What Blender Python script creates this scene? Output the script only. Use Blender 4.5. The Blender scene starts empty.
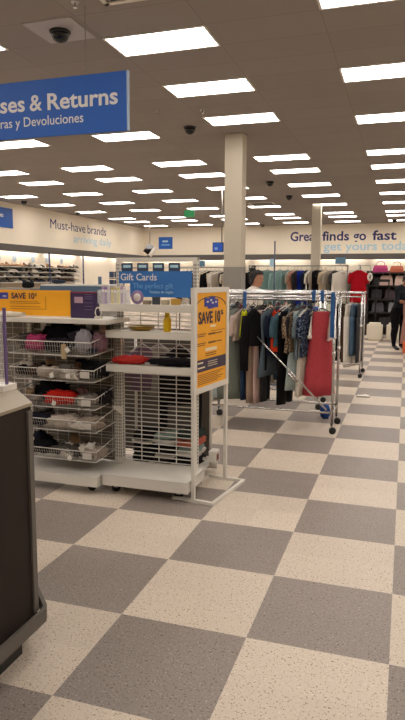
import bpy, bmesh, math, random
from mathutils import Vector, Matrix, noise
import numpy as np
random.seed(7)
SC = bpy.context.scene
COL = SC.collection
PI = math.pi
S = 0.61                      # floor square
CEIL = 4.267
WX, WY = -13.9, 25.8          # inner faces of the left and back walls
ORD = ['', 'first', 'second', 'third', 'fourth', 'fifth', 'sixth', 'seventh', 'eighth', 'ninth', 'tenth', 'eleventh', 'twelfth',
       'thirteenth', 'fourteenth', 'fifteenth', 'sixteenth', 'seventeenth', 'eighteenth', 'nineteenth', 'twentieth',
       'twenty-first', 'twenty-second', 'twenty-third', 'twenty-fourth', 'twenty-fifth', 'twenty-sixth', 'twenty-seventh',
       'twenty-eighth', 'twenty-ninth', 'thirtieth', 'thirty-first', 'thirty-second', 'thirty-third', 'thirty-fourth', 'thirty-fifth', 'thirty-sixth']

# ------------------------------------------------------------------ materials
def lin(h):
    h = h.lstrip('#')
    o = []
    for i in (0, 2, 4):
        c = int(h[i:i+2], 16) / 255
        o.append(c / 12.92 if c <= .04045 else ((c + .055) / 1.055) ** 2.4)
    return (*o, 1)

MATS = {}
def mat(name, hexc, rough=.6, metal=0., noise_amt=.0, noise_scale=20., bump=0., alpha=1., trans=0., spec=.5):
    if name in MATS: return MATS[name]
    m = bpy.data.materials.new(name); m.use_nodes = True
    nt = m.node_tree; b = nt.nodes['Principled BSDF']
    b.inputs['Base Color'].default_value = lin(hexc)
    b.inputs['Roughness'].default_value = rough
    b.inputs['Metallic'].default_value = metal
    b.inputs['Specular IOR Level'].default_value = spec
    if alpha < 1: b.inputs['Alpha'].default_value = alpha
    if trans: b.inputs['Transmission Weight'].default_value = trans; b.inputs['IOR'].default_value = 1.1
    if noise_amt or bump:
        tc = nt.nodes.new('ShaderNodeTexCoord'); nz = nt.nodes.new('ShaderNodeTexNoise')
        nz.inputs['Scale'].default_value = noise_scale; nz.inputs['Detail'].default_value = 4
        nt.links.new(tc.outputs['Object'], nz.inputs['Vector'])
        if noise_amt:
            c = Vector(lin(hexc)[:3])
            mx = nt.nodes.new('ShaderNodeMix'); mx.data_type = 'RGBA'
            mx.inputs[6].default_value = (*(c * (1 - noise_amt)), 1); mx.inputs[7].default_value = (*[min(1, x * (1 + noise_amt)) for x in c], 1)
            nt.links.new(nz.outputs['Fac'], mx.inputs[0]); nt.links.new(mx.outputs[2], b.inputs['Base Color'])
        if bump:
            bp = nt.nodes.new('ShaderNodeBump'); bp.inputs['Strength'].default_value = bump; bp.inputs['Distance'].default_value = .004
            nt.links.new(nz.outputs['Fac'], bp.inputs['Height']); nt.links.new(bp.outputs['Normal'], b.inputs['Normal'])
    MATS[name] = m
    return m

def cloth(hexc):
    return mat('cloth_' + hexc.strip('#'), hexc, .95, 0, .22, 60, .5, spec=.15)

def print_cloth(name, h1, h2, scale=45, thr=.52):
    if name in MATS: return MATS[name]
    m = mat(name, h1, .95, spec=.15); nt = m.node_tree; b = nt.nodes['Principled BSDF']
    tc = nt.nodes.new('ShaderNodeTexCoord'); nz = nt.nodes.new('ShaderNodeTexNoise'); nz.inputs['Scale'].default_value = scale
    rp = nt.nodes.new('ShaderNodeValToRGB'); rp.color_ramp.elements[0].position = thr - .03; rp.color_ramp.elements[1].position = thr + .03
    rp.color_ramp.elements[0].color = lin(h1); rp.color_ramp.elements[1].color = lin(h2)
    nt.links.new(tc.outputs['Object'], nz.inputs['Vector']); nt.links.new(nz.outputs['Fac'], rp.inputs[0]); nt.links.new(rp.outputs[0], b.inputs['Base Color'])
    return m

def emit(name, hexc, strength, base='#e8e6e0'):
    m = bpy.data.materials.new(name); m.use_nodes = True
    b = m.node_tree.nodes['Principled BSDF']
    b.inputs['Base Color'].default_value = lin(base)
    b.inputs['Emission Color'].default_value = lin(hexc); b.inputs['Emission Strength'].default_value = strength
    MATS[name] = m
    return m

LIGHT_HEX = '#fff7f0'
M_WHITE = mat('white_powder_coat', '#d9d4ca', .45)
M_WIRE = mat('white_wire', '#d6d2ca', .4)
M_SLOT = mat('slot_dark', '#4a463f', .8)
M_CHROME = mat('chrome', '#c9c8c6', .22, 1.)
M_STEEL = mat('brushed_steel', '#8f8b86', .35, 1.)
M_RUBBER = mat('black_rubber', '#141312', .6)
M_BLACKPL = mat('black_plastic', '#101010', .35)
M_DOME = mat('smoked_dome', '#060505', .08)
M_BLUE = mat('sign_blue', '#0555b0', .5)
M_NAVY = mat('navy_print', '#262a66', .6)
M_LBLUE = mat('light_blue_print', '#a9cfe0', .6)
M_SIGNW = mat('white_print', '#dcdcda', .6)
M_YEL = mat('yellow_sign', '#f0a80e', .5)
M_NAVY2 = mat('dark_purple_print', '#2b1e3f', .5)
M_ORLINE = mat('ochre_print', '#7a4a10', .6)
M_WALL = mat('wall_paint', '#eee3cf', .8, 0, .03, 3)
M_BAND = mat('band_paint', '#57524e', .7)
M_CLEAR = mat('clear_acrylic', '#f2f2f2', .08, alpha=.22)
M_HANGER = mat('clear_hanger', '#b5b2ad', .3)
M_BHANGER = mat('black_hanger', '#161514', .4)
M_TAGBLUE = mat('blue_plastic', '#21568f', .45)
M_SKIN = mat('skin', '#b98568', .6)
M_SKIN2 = mat('skin_dark', '#94644a', .6)
M_HAIR = mat('dark_hair', '#17100d', .7, 0, .3, 80, .4)

# ------------------------------------------------------------------ mesh builder
class MB:
    def __init__(s): s.v = []; s.f = []; s.m = []; s.sm = []
    def add(s, vs, fs, mi=0, smooth=False):
        o = len(s.v); s.v += [tuple(v) for v in vs]
        for f in fs: s.f.append([i + o for i in f]); s.m.append(mi); s.sm.append(smooth)
        return s
    def box(s, x0, y0, z0, x1, y1, z1, mi=0):
        x0, x1 = min(x0, x1), max(x0, x1); y0, y1 = min(y0, y1), max(y0, y1); z0, z1 = min(z0, z1), max(z0, z1)
        return s.add([(x0,y0,z0),(x1,y0,z0),(x1,y1,z0),(x0,y1,z0),(x0,y0,z1),(x1,y0,z1),(x1,y1,z1),(x0,y1,z1)],
                     [(0,3,2,1),(4,5,6,7),(0,1,5,4),(1,2,6,5),(2,3,7,6),(3,0,4,7)], mi)
    def rbox(s, x0, y0, z0, x1, y1, z1, r=.004, mi=0):      # box with chamfered edges
        bm = bmesh.new(); bmesh.ops.create_cube(bm, size=1)
        for v in bm.verts: v.co = ((x0+x1)/2 + v.co.x*(x1-x0), (y0+y1)/2 + v.co.y*(y1-y0), (z0+z1)/2 + v.co.z*(z1-z0))
        bmesh.ops.bevel(bm, geom=bm.edges[:], offset=r, segments=2, affect='EDGES')
        bm.verts.index_update()
        s.add([v.co for v in bm.verts], [[v.index for v in f.verts] for f in bm.faces], mi); bm.free()
        return s
    def prism(s, poly, z0, z1, mi=0):
        n = len(poly)
        return s.add([(x, y, z0) for x, y in poly] + [(x, y, z1) for x, y in poly],
                     [list(range(n))[::-1], [n + i for i in range(n)]] + [(i, (i+1) % n, n + (i+1) % n, n + i) for i in range(n)], mi)
    def tube(s, pts, r, n=6, mi=0, closed=False):
        pts = [Vector(p) for p in pts]; k = len(pts); vs = []; fs = []
        for i, p in enumerate(pts):
            if closed: d = pts[(i+1) % k] - pts[i-1]
            else: d = pts[min(i+1, k-1)] - pts[max(i-1, 0)]
            d.normalize()
            a = Vector((0, 0, 1)) if abs(d.z) < .9 else Vector((1, 0, 0))
            u = d.cross(a).normalized(); w = d.cross(u)
            rr = r[i] if isinstance(r, (list, tuple)) else r
            for j in range(n):
                t = 2 * PI * (j + .5) / n
                vs.append(p + u * (rr * math.cos(t)) + w * (rr * math.sin(t)))
        for i in range(k if closed else k - 1):
            a = i * n; b = ((i + 1) % k) * n
            for j in range(n): fs.append((a + j, a + (j+1) % n, b + (j+1) % n, b + j))
        if not closed: fs += [list(range(n))[::-1], [(k-1)*n + j for j in range(n)]]
        return s.add(vs, fs, mi, n > 5)
    def wire(s, a, b, r=.002, mi=0): return s.tube([a, b], r, 4, mi)
    def lathe(s, prof, c, n=20, mi=0, axis='z'):
        vs = []; fs = []; k = len(prof)
        for r, z in prof:
            for j in range(n):
                t = 2*PI*j/n; p = (r*math.cos(t), r*math.sin(t), z)
                if axis == 'x': p = (p[2], p[0], p[1])
                if axis == 'y': p = (p[0], p[2], p[1])
                vs.append((c[0]+p[0], c[1]+p[1], c[2]+p[2]))
        for i in range(k-1):
            for j in range(n): fs.append((i*n+j, i*n+(j+1) % n, (i+1)*n+(j+1) % n, (i+1)*n+j))
        fs += [list(range(n))[::-1], [(k-1)*n+j for j in range(n)]]
        return s.add(vs, fs, mi, True)
    def loft(s, rings, mi=0, smooth=True):
        n = len(rings[0]); vs = [p for r in rings for p in r]; fs = []
        for i in range(len(rings)-1):
            for j in range(n): fs.append((i*n+j, i*n+(j+1) % n, (i+1)*n+(j+1) % n, (i+1)*n+j))
        fs += [list(range(n))[::-1], [(len(rings)-1)*n+j for j in range(n)]]
        return s.add(vs, fs, mi, smooth)
    def mesh(s, name, mats, origin=(0,0,0), M=None):
        me = bpy.data.meshes.new(name)
        o = Vector(origin)
        vs = [Vector(v) - o for v in s.v]
        if M is not None: vs = [M @ v for v in vs]
        me.from_pydata(vs, [], s.f)
        for m in (mats if isinstance(mats, (list, tuple)) else [mats]): me.materials.append(m)
        me.polygons.foreach_set('material_index', s.m); me.polygons.foreach_set('use_smooth', s.sm)
        me.update()
        bm = bmesh.new(); bm.from_mesh(me); bmesh.ops.recalc_face_normals(bm, faces=bm.faces); bm.to_mesh(me); bm.free()
        return me

def link(name, data, parent=None, loc=(0,0,0), rz=0):
    o = bpy.data.objects.new(name, data); COL.objects.link(o)
    if parent: o.parent = parent
    o.location = loc; o.rotation_euler = (0, 0, rz)
    return o

LABELS = {}
def tag(o, label, cat, group=None, kind=None):
    o['label'] = label; o['category'] = cat
    if group: o['group'] = group
    if kind: o['kind'] = kind
    return o

def thing(name, label, cat, loc=(0,0,0), rz=0, group=None):
    return tag(link(name, None, None, loc, rz), label, cat, group)

def part(mb, name, mats, root, world=True):
    """mesh of mb (world coordinates unless world=False) as a child of root"""
    if world:
        w = root; off = Vector((0,0,0)); 
        M = Matrix.Identity(4); r = root
        chain = []
        while r: chain.append(r); r = r.parent
        for r in chain[::-1]: M = M @ (Matrix.Translation(r.location) @ Matrix.Rotation(r.rotation_euler.z, 4, 'Z'))
        me = mb.mesh(name, mats, M=M.inverted())
    else: me = mb.mesh(name, mats)
    return link(name, me, root)

def solo(mb, name, mats, label, cat, base=None, group=None, kind=None):
    if base is None:
        xs = [v[0] for v in mb.v]; ys = [v[1] for v in mb.v]; zs = [v[2] for v in mb.v]
        base = ((min(xs)+max(xs))/2, (min(ys)+max(ys))/2, min(zs))
    return tag(link(name, mb.mesh(name, mats, base), None, base), label, cat, group, kind)

def struct(mb, name, mats, parent=None):
    o = link(name, mb.mesh(name, mats), parent)
    if not parent: o['kind'] = 'structure'
    return o

def copy_thing(root, loc, rz, label, group=None):
    r = root.copy(); COL.objects.link(r); r.location = loc; r.rotation_euler = (0, 0, rz); r['label'] = label
    if group: r['group'] = group
    for ch in list(root.children):
        c = ch.copy(); COL.objects.link(c); c.parent = r
        for g in list(ch.children):
            d = g.copy(); COL.objects.link(d); d.parent = c
    return r

def text(body, name, m, root, origin, u, cap, width=None, up=(0,0,1), bold=0., align='LEFT', depth=.002):
    """lettering in the plane of u and up; origin = baseline left (or centre / right)"""
    cu = bpy.data.curves.new('lettering', 'FONT'); cu.body = body; cu.size = 1; cu.offset = bold; cu.extrude = .004; cu.resolution_u = 3
    o = bpy.data.objects.new('lettering', cu); COL.objects.link(o)
    dg = bpy.context.evaluated_depsgraph_get(); me = bpy.data.meshes.new_from_object(o.evaluated_get(dg))
    bpy.data.objects.remove(o); bpy.data.curves.remove(cu)
    co = np.empty(len(me.vertices) * 3); me.vertices.foreach_get('co', co); co = co.reshape(-1, 3)
    x0, x1 = co[:, 0].min(), co[:, 0].max(); sy = cap / .73
    sx = sy if width is None else width / (x1 - x0)
    u = Vector(u).normalized(); up = Vector(up); nrm = u.cross(up)
    off = {'LEFT': 0, 'CENTER': -.5, 'RIGHT': -1}[align] * (x1 - x0)
    M = Matrix.Identity(4); r = root; chain = []
    while r: chain.append(r); r = r.parent
    for r in chain[::-1]: M = M @ (Matrix.Translation(r.location) @ Matrix.Rotation(r.rotation_euler.z, 4, 'Z'))
    Mi = M.inverted()
    for v in me.vertices:
        p = Vector(origin) + u * ((v.co.x - x0 + off) * sx) + up * (v.co.y * sy) + nrm * (depth + (v.co.z + .004) / .008 * .002)
        v.co = Mi @ p
    me.name = name; me.materials.clear(); me.materials.append(m)
    return link(name, me, root)

def camera_basis(yaw, pitch, roll):
    cy, sy, cp, sp = math.cos(yaw), math.sin(yaw), math.cos(pitch), math.sin(pitch)
    f = Vector((sy*cp, cy*cp, sp)); r = Vector((cy, -sy, 0)); u = r.cross(f)
    c, s = math.cos(roll), math.sin(roll)
    return c*r + s*u, -s*r + c*u, f

# ------------------------------------------------------------------ camera
cam = bpy.data.cameras.new('camera'); co = bpy.data.objects.new('camera', cam); COL.objects.link(co)
r, u, f = camera_basis(-.316114, -.132216, .004436)
co.matrix_world = Matrix(((r.x, u.x, -f.x, -.0026), (r.y, u.y, -f.y, -6.1624), (r.z, u.z, -f.z, 1.5884), (0, 0, 0, 1)))
cam.sensor_fit = 'VERTICAL'; cam.sensor_height = 24; cam.sensor_width = 24; cam.lens = 617.97 / 720 * 24; cam.clip_start = .05
SC.camera = co

# ------------------------------------------------------------------ room shell
XR, YF = 9.2, -9.5
def floor_material():
    m = bpy.data.materials.new('checkered_vinyl_tile'); m.use_nodes = True
    nt = m.node_tree; N = nt.nodes; L = nt.links; b = N['Principled BSDF']
    tc = N.new('ShaderNodeTexCoord'); mp = N.new('ShaderNodeMapping'); mp.inputs['Location'].default_value = (0, 0, .3)
    L.new(tc.outputs['Object'], mp.inputs['Vector'])
    ck = N.new('ShaderNodeTexChecker'); ck.inputs['Scale'].default_value = 1 / S
    ck.inputs['Color2'].default_value = (1, 1, 1, 1); ck.inputs['Color1'].default_value = (0, 0, 0, 1)
    L.new(mp.outputs[0], ck.inputs['Vector'])
    def mix(a, bb, fac=None):
        n = N.new('ShaderNodeMix'); n.data_type = 'RGBA'
        for sock, v in ((6, a), (7, bb)):
            if isinstance(v, str): n.inputs[sock].default_value = lin(v)
            else: L.new(v, n.inputs[sock])
        if fac is not None: L.new(fac, n.inputs[0])
        return n.outputs[2]
    def flecks(scale, thr, w):
        nz = N.new('ShaderNodeTexNoise'); nz.inputs['Scale'].default_value = scale; nz.inputs['Detail'].default_value = 1.5
        mp2 = N.new('ShaderNodeMapping'); mp2.inputs['Location'].default_value = (scale * .37, w * 3.1, w)
        L.new(tc.outputs['Object'], mp2.inputs['Vector']); L.new(mp2.outputs[0], nz.inputs['Vector'])
        r_ = N.new('ShaderNodeMapRange'); r_.inputs['From Min'].default_value = thr; r_.inputs['From Max'].default_value = thr + .03
        L.new(nz.outputs['Fac'], r_.inputs['Value'])
        return r_.outputs['Result']
    d1 = flecks(100, .645, 1.); d2 = flecks(110, .65, 5.); d3 = flecks(90, .655, 9.)
    light = mix(mix(mix('#d0c2b0', '#76644f', d1), '#9a7560', d3), '#e6dac8', d2)
    dark = mix(mix(mix('#8e837b', '#4f433a', d1), '#bfb0a0', d2), '#6b5145', d3)
    col = mix(light, dark, ck.outputs['Fac'])
    # one-foot tiles: a slight change of tone from tile to tile
    sn = N.new('ShaderNodeVectorMath'); sn.operation = 'SNAP'; sn.inputs[1].default_value = (S/2, S/2, 10)
    L.new(tc.outputs['Object'], sn.inputs[0])
    wn = N.new('ShaderNodeTexWhiteNoise'); L.new(sn.outputs[0], wn.inputs['Vector'])
    mr = N.new('ShaderNodeMapRange'); mr.inputs['To Min'].default_value = .96; mr.inputs['To Max'].default_value = 1.04; L.new(wn.outputs['Value'], mr.inputs['Value'])
    hs = N.new('ShaderNodeHueSaturation'); L.new(col, hs.inputs['Color']); L.new(mr.outputs[0], hs.inputs['Value'])
    L.new(hs.outputs[0], b.inputs['Base Color'])
    b.inputs['Roughness'].default_value = .42; b.inputs['Specular IOR Level'].default_value = .35
    return m

def ceiling_material():
    m = bpy.data.materials.new('ceiling_tile'); m.use_nodes = True
    nt = m.node_tree; N = nt.nodes; L = nt.links; b = N['Principled BSDF']
    tc = N.new('ShaderNodeTexCoord'); mp = N.new('ShaderNodeMapping'); mp.inputs['Location'].default_value = (.952, .11, 0)
    L.new(tc.outputs['Object'], mp.inputs['Vector'])
    br = N.new('ShaderNodeTexBrick'); br.offset = 0; br.inputs['Scale'].default_value = 1
    br.inputs['Brick Width'].default_value = 1.22; br.inputs['Row Height'].default_value = .61; br.inputs['Mortar Size'].default_value = .006
    br.inputs['Mortar Smooth'].default_value = .3; br.inputs['Bias'].default_value = 0
    br.inputs['Color1'].default_value = lin('#9b938d'); br.inputs['Color2'].default_value = lin('#978f89'); br.inputs['Mortar'].default_value = lin('#8a827c')
    L.new(mp.outputs[0], br.inputs['Vector']); L.new(br.outputs['Color'], b.inputs['Base Color'])
    b.inputs['Roughness'].default_value = .9; b.inputs['Specular IOR Level'].default_value = .1
    return m

struct(MB().box(WX-.2, YF-.2, -.1, XR+.2, WY+.2, 0), 'floor', floor_material())
struct(MB().box(WX-.2, YF-.2, CEIL, XR+.2, WY+.2, CEIL+.1), 'ceiling', ceiling_material())
struct(MB().box(WX-.2, YF, 0, WX, WY, CEIL), 'wall_left', M_WALL)
struct(MB().box(WX-.2, WY, 0, XR+.2, WY+.2, CEIL), 'wall_back', M_WALL)
struct(MB().box(XR, YF, 0, XR+.2, WY, CEIL), 'wall_right', M_WALL)
struct(MB().box(WX-.2, YF-.2, 0, XR+.2, YF, CEIL), 'wall_front', M_WALL)
# dark valance bands over the wall displays (set off the wall, lamps behind them)
struct(MB().box(WX+.32, YF+.1, 2.50, WX+.36, WY-.37, 2.76), 'trim_1', M_BAND)
struct(MB().box(WX+.33, WY-.36, 2.52, XR-.1, WY-.32, 2.80), 'trim_2', M_BAND)
struct(MB().box(WX, YF, 0, WX+.015, WY, .1), 'baseboard_left', M_BAND)
struct(MB().box(WX, WY-.015, 0, XR, WY, .1), 'baseboard_back', M_BAND)
M_COVE = emit('cove_lamp', LIGHT_HEX, 26)
for i, y in enumerate([y for y in np.arange(-4, 25, 3.0)]):
    t = thing('valance_lamp', f'tube lamp hidden behind the dark band on left wall, {ORD[i+1]} along it', 'lamp', (WX+.14, y, 2.6), 0, 'tube lamps behind the left valance')
    part(MB().box(-.13, -1.3, .02, .06, 1.3, .05), 'housing', M_WHITE, t, False)
    part(MB().tube([(0, -1.25, 0), (0, 1.25, 0)], .018, 8), 'tube', M_COVE, t, False)
for i, x in enumerate([x for x in np.arange(-12.3, 8, 3.0)]):
    t = thing('valance_lamp', f'tube lamp hidden behind the dark band on back wall, {ORD[i+1]} along it', 'lamp', (x, WY-.14, 2.64), 0, 'tube lamps behind the back valance')
    part(MB().box(-1.3, -.06, .02, 1.3, .13, .05), 'housing', M_WHITE, t, False)
    part(MB().tube([(-1.25, 0, 0), (1.25, 0, 0)], .018, 8), 'tube', M_COVE, t, False)

# structural pillars, lower part wrapped in grey carpet board
M_PILLAR = mat('pillar_paint', '#bdb3a0', .75); M_GREYWRAP = mat('grey_wrap', '#8d8880', .95, 0, .1, 40)
for (x0, x1, y0, h) in ((-3.36, -3.02, 5.4, 1.80), (-3.40, -3.08, 17.0, 1.8)):
    p = struct(MB().box(x0, y0, 0, x1, y0+.32, CEIL), 'pillar', M_PILLAR)
    w = link('wrap', MB().box(x0-.006, y0-.006, .02, x1+.006, y0+.326, h).mesh('wrap', M_GREYWRAP), p)

# ------------------------------------------------------------------ ceiling fittings
M_PANEL = emit('light_diffuser', LIGHT_HEX, 10.0)
M_LFRAME = mat('light_frame', '#e2ddd2', .5)
rows = [.46, 2.9, 5.33, 8.27, 10.05, 12.45, 14.95, 17.5, 20.5, 22.15, 24.55]
cols = [.24 - 2.44 * k for k in range(6)]       # right edges
def light_meshes():
    hx, hy = .583, .28
    fr = MB()
    for a in ((-.61, -.305, .61, -hy), (-.61, hy, .61, .305), (-.61, -hy, -hx, hy), (hx, -hy, .61, hy)): fr.box(a[0], a[1], -.008, a[2], a[3], .012)
    return fr, MB().box(-hx, -hy, -.004, hx, hy, .002)
proto = None
def place_light(xr, yfar, label, group):
    global proto
    loc = (xr - .583, yfar - .28, CEIL - .004)
    if proto is None:
        proto = thing('ceiling_light', label, 'ceiling light', loc, 0, group)
        a, b_ = light_meshes(); part(a, 'frame', M_LFRAME, proto, False); part(b_, 'diffuser', M_PANEL, proto, False)
    else: copy_thing(proto, loc, 0, label, group)
for k, xr in enumerate(cols):
    for j, y in enumerate(rows):
        if k == 1 and j == 0: y = 1.09
        if k == 1 and j == 2: y = 4.72
        place_light(xr, y, f'fluorescent ceiling panel, {ORD[j+1]} row from the front, {ORD[k+1]} column from the right', 'fluorescent panels in the ceiling grid')
for k in range(9):                                # the same grid goes on overhead and to the right, outside the picture
    for y in (-1.98, -4.42, -6.86): place_light(5.12 - 2.44 * k, y, 'fluorescent ceiling panel over the checkout area behind the viewpoint', 'fluorescent panels over the checkout')
for k in (1, 2, 3):
    for y in rows: place_light(.24 + 2.44 * k, y, 'fluorescent ceiling panel right of the aisle, beyond the picture edge', 'fluorescent panels right of the aisle')

def dome(x, y, label, tile=False):
    t = thing('security_dome', label, 'security camera', (x, y, CEIL), 0, 'dome cameras on the ceiling')
    if tile: part(MB().box(x-.29, y-.29, CEIL-.012, x+.29, y+.29, CEIL), 'mounting_tile', mat('pale_tile', '#b3adab', .8), t)
    part(MB().lathe([(.115, 0), (.115, -.02), (.105, -.028)], (x, y, CEIL - (.012 if tile else 0)), 24), 'base_ring', M_BLACKPL, t)
    part(MB().lathe([(.10, 0), (.096, -.03), (.076, -.07), (.042, -.095), (.01, -.103)], (x, y, CEIL-.03), 24), 'bubble', M_DOME, t)
for x, y, l, ti in ((-3.73, .17, 'black dome camera on a pale square ceiling tile near the big blue sign', True),
                (-3.82, 4.72, 'black dome camera left of the near pillar top, third row of lights', False),
                (-3.76, 11.33, 'black dome camera right of the near pillar, the nearer of two in line', False),
                (-3.79, 14.5, 'black dome camera right of the near pillar, the farther of two in line', False),
                (-13.05, 13.25, 'black dome camera by the left wall above the blue wall sign', False),
                (-13.08, 17.1, 'black dome camera by the left wall above the word have', False),
                (-7.03, 25.0, 'small black dome camera by the back wall left of the far pillar', False),
                (-.65, 23.97, 'small black dome camera near the back wall above the word fast', False)): dome(x, y, l, ti)

def vent(x0, y0, x1, y1, label):
    t = thing('ceiling_vent', label, 'air vent', ((x0+x1)/2, (y0+y1)/2, CEIL))
    part(MB().box(x0, y0, CEIL-.006, x1, y1, CEIL), 'backing', M_SLOT, t)
    fr = MB(); w = .05
    for a in ((x0, y0, x1, y0+w), (x0, y1-w, x1, y1), (x0, y0, x0+w, y1), (x1-w, y0, x1, y1)): fr.box(a[0], a[1], CEIL-.02, a[2], a[3], CEIL-.006)
    part(fr, 'frame', M_LFRAME, t)
    sl = MB(); y = y0 + .09
    while y < y1 - .06: sl.box(x0+w, y, CEIL-.016, x1-w, y+.02, CEIL-.008); y += .06
    part(sl, 'louvre_grille', M_STEEL, t)
vent(-5.55, 15.9, -4.65, 17.0, 'grey louvred air vent in the ceiling right of near pillar')
vent(-2.95, -.90, -2.25, -.27, 'dark louvred air vent in the ceiling at the picture top edge')
def sprinkler(x, y, label):
    t = thing('sprinkler_head', label, 'sprinkler', (x, y, CEIL), 0, 'sprinkler heads on the ceiling')
    part(MB().lathe([(.045, 0), (.045, -.006), (.02, -.02)], (x, y, CEIL), 16), 'escutcheon', M_CHROME, t)
    part(MB().lathe([(.01, -.015), (.01, -.05), (.025, -.052), (.025, -.056)], (x, y, CEIL), 12), 'deflector', M_CHROME, t)
sprinkler(-3.22, -.4, 'small chrome sprinkler head above the big blue hanging sign')
sprinkler(-3.98, 3.55, 'small chrome sprinkler head near the third light row, left')
sprinkler(-3.25, 3.7, 'small chrome sprinkler head just in front of the near pillar')
t = thing('exit_sign', 'small green lit sign hanging from the ceiling beyond the gift card fixture', 'sign', (-8.0, 16.6, CEIL))
part(MB().tube([(-8.0, 16.6, CEIL), (-8.0, 16.6, CEIL-.12)], .02, 8), 'stem', M_WHITE, t)
part(MB().rbox(-8.2, 16.55, CEIL-.38, -7.8, 16.65, CEIL-.12, .02), 'lamp_box', emit('green_sign', '#3f9f5c', .55, '#0c2a14'), t)

# ------------------------------------------------------------------ blue hanging department sign
t = thing('hanging_sign', 'large blue hanging department sign for returns, white lettering', 'sign', (-4.2, -.3, 3.04))
part(MB().rbox(-5.75, -.315, 3.04, -2.715, -.285, 3.61, .003), 'panel', M_BLUE, t)
part(MB().box(-2.715, -.318, 3.04, -2.700, -.282, 3.61), 'edge_strip', mat('pale_blue_edge', '#9fb6cf', .5), t)
for x in (-3.17, -5.2):
    part(MB().tube([(x, -.3, 3.61), (x, -.3, CEIL)], .004, 6), 'wire', M_STEEL, t)
text('Returns', 'lettering', M_SIGNW, t, (-2.812, -.315, 3.305), (1, 0, 0), .165, .80, bold=.02, align='RIGHT')
text('&', 'lettering', M_SIGNW, t, (-3.675, -.315, 3.308), (1, 0, 0), .165, .15, bold=.015, align='RIGHT')
text('Purchases', 'lettering', M_SIGNW, t, (-3.885, -.315, 3.312), (1, 0, 0), .165, .98, bold=.02, align='RIGHT')
text('Compras y Devoluciones', 'lettering', M_SIGNW, t, (-3.2, -.315, 3.155), (1, 0, 0), .10, 1.32, bold=.003, align='RIGHT')

# wall lettering
def wall_words(words_, m, u, label, base):
    t_ = thing('wall_lettering', label, 'wall lettering', base)
    for body, origin, cap, width, bold in words_: text(body, 'word', m, t_, origin, u, cap, width, bold=bold)
wall_words([('Must-have', (WX, 16.3, 3.575), .40, 2.92, 0), ('brands', (WX, 19.42, 3.575), .40, 1.83, 0)], M_NAVY, (0, 1, 0), 'navy words Must-have brands on the left wall', (WX, 18.5, 3.4))
wall_words([('arriving', (WX, 18.15, 3.10), .36, 2.15, 0), ('daily', (WX, 20.52, 3.10), .36, 1.25, 0)], M_LBLUE, (0, 1, 0), 'pale blue words arriving daily on the left wall', (WX, 20, 3.0))
wall_words([('Great', (-5.75, WY, 3.475), .47, 1.42, .02), ('finds', (-4.14, WY, 3.475), .47, 1.32, .02), ('go', (-2.62, WY, 3.475), .47, .62, .02), ('fast', (-1.70, WY, 3.475), .47, 1.13, .02)], M_NAVY, (1, 0, 0), 'bold navy words Great finds go fast on the back wall', (-3.2, WY, 3.3))
wall_words([('get', (-4.06, WY, 2.99), .42, .88, .012), ('yours', (-2.98, WY, 2.99), .42, 1.52, .012), ('today', (-1.26, WY, 2.99), .42, 1.55, .012)], M_LBLUE, (1, 0, 0), 'light blue words get yours today on the back wall', (-2.0, WY, 2.9))

# blue wall signs and monitors
t = thing('wall_sign', 'blue sign board high on the left wall at the picture edge', 'sign', (WX+.02, 12.4, 3.38))
part(MB().rbox(WX, 11.2, 3.36, WX+.035, 13.72, 4.06, .004), 'board', M_BLUE, t)
text('ge', 'lettering', M_SIGNW, t, (WX+.035, 13.15, 3.72), (0, 1, 0), .17, .42, bold=.01, align='RIGHT')
t = thing('wall_sign', 'small blue square sign on the back wall left of the pillar', 'sign', (-12.6, WY-.03, 3.14))
part(MB().rbox(-13.0, WY-.035, 3.14, -12.2, WY, 3.78, .004), 'board', M_BLUE, t)
part(MB().box(-12.78, WY-.039, 3.50, -12.45, WY-.035, 3.60), 'printed_line', M_LBLUE, t); part(MB().box(-12.84, WY-.039, 3.32, -12.36, WY-.035, 3.40), 'printed_line', mat('soft_blue_print', '#6aa6dc', .6), t)
t = thing('monitor', 'tilted dark wall monitor with white back near the back left corner', 'monitor', (-11.9, 22, 2.65))
mm = MB().rbox(-.22, -.04, -.24, .22, .04, .24, .012); R = Matrix.Rotation(R_ := math.radians(32), 4, 'Y') @ Matrix.Rotation(math.radians(-18), 4, 'X')
mm.v = [tuple(R @ Vector(v) + Vector((-11.95, 22, 2.93))) for v in mm.v]; part(mm, 'screen', M_DOME, t)
mm = MB().rbox(.10, -.05, -.24, .26, .10, .24, .012); mm.v = [tuple(R @ Vector(v) + Vector((-11.95, 22, 2.93))) for v in mm.v]; part(mm, 'back_cover', M_WHITE, t)
part(MB().tube([(-11.95, 22.06, 2.95), (-11.95, 22.06, CEIL)], .018, 8), 'ceiling_pole', M_STEEL, t)
t = thing('monitor', 'blue lit monitor hanging on a ceiling pole left of the near pillar', 'monitor', (-5.46, 12, 2.4))
part(MB().rbox(-5.63, 11.96, 2.36, -5.29, 12.02, 2.65, .01), 'bezel', M_BLACKPL, t)
part(MB().box(-5.61, 11.955, 2.38, -5.31, 11.962, 2.63), 'screen', emit('blue_screen', '#1c4fa8', .8, '#050505'), t)
part(MB().box(-5.56, 11.950, 2.43, -5.46, 11.956, 2.50), 'picture', mat('picture_pale', '#7f9cc8', .4), t)
part(MB().tube([(-5.36, 12.04, 2.6), (-5.36, 12.04, CEIL)], .016, 8), 'ceiling_pole', M_STEEL, t)

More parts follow.
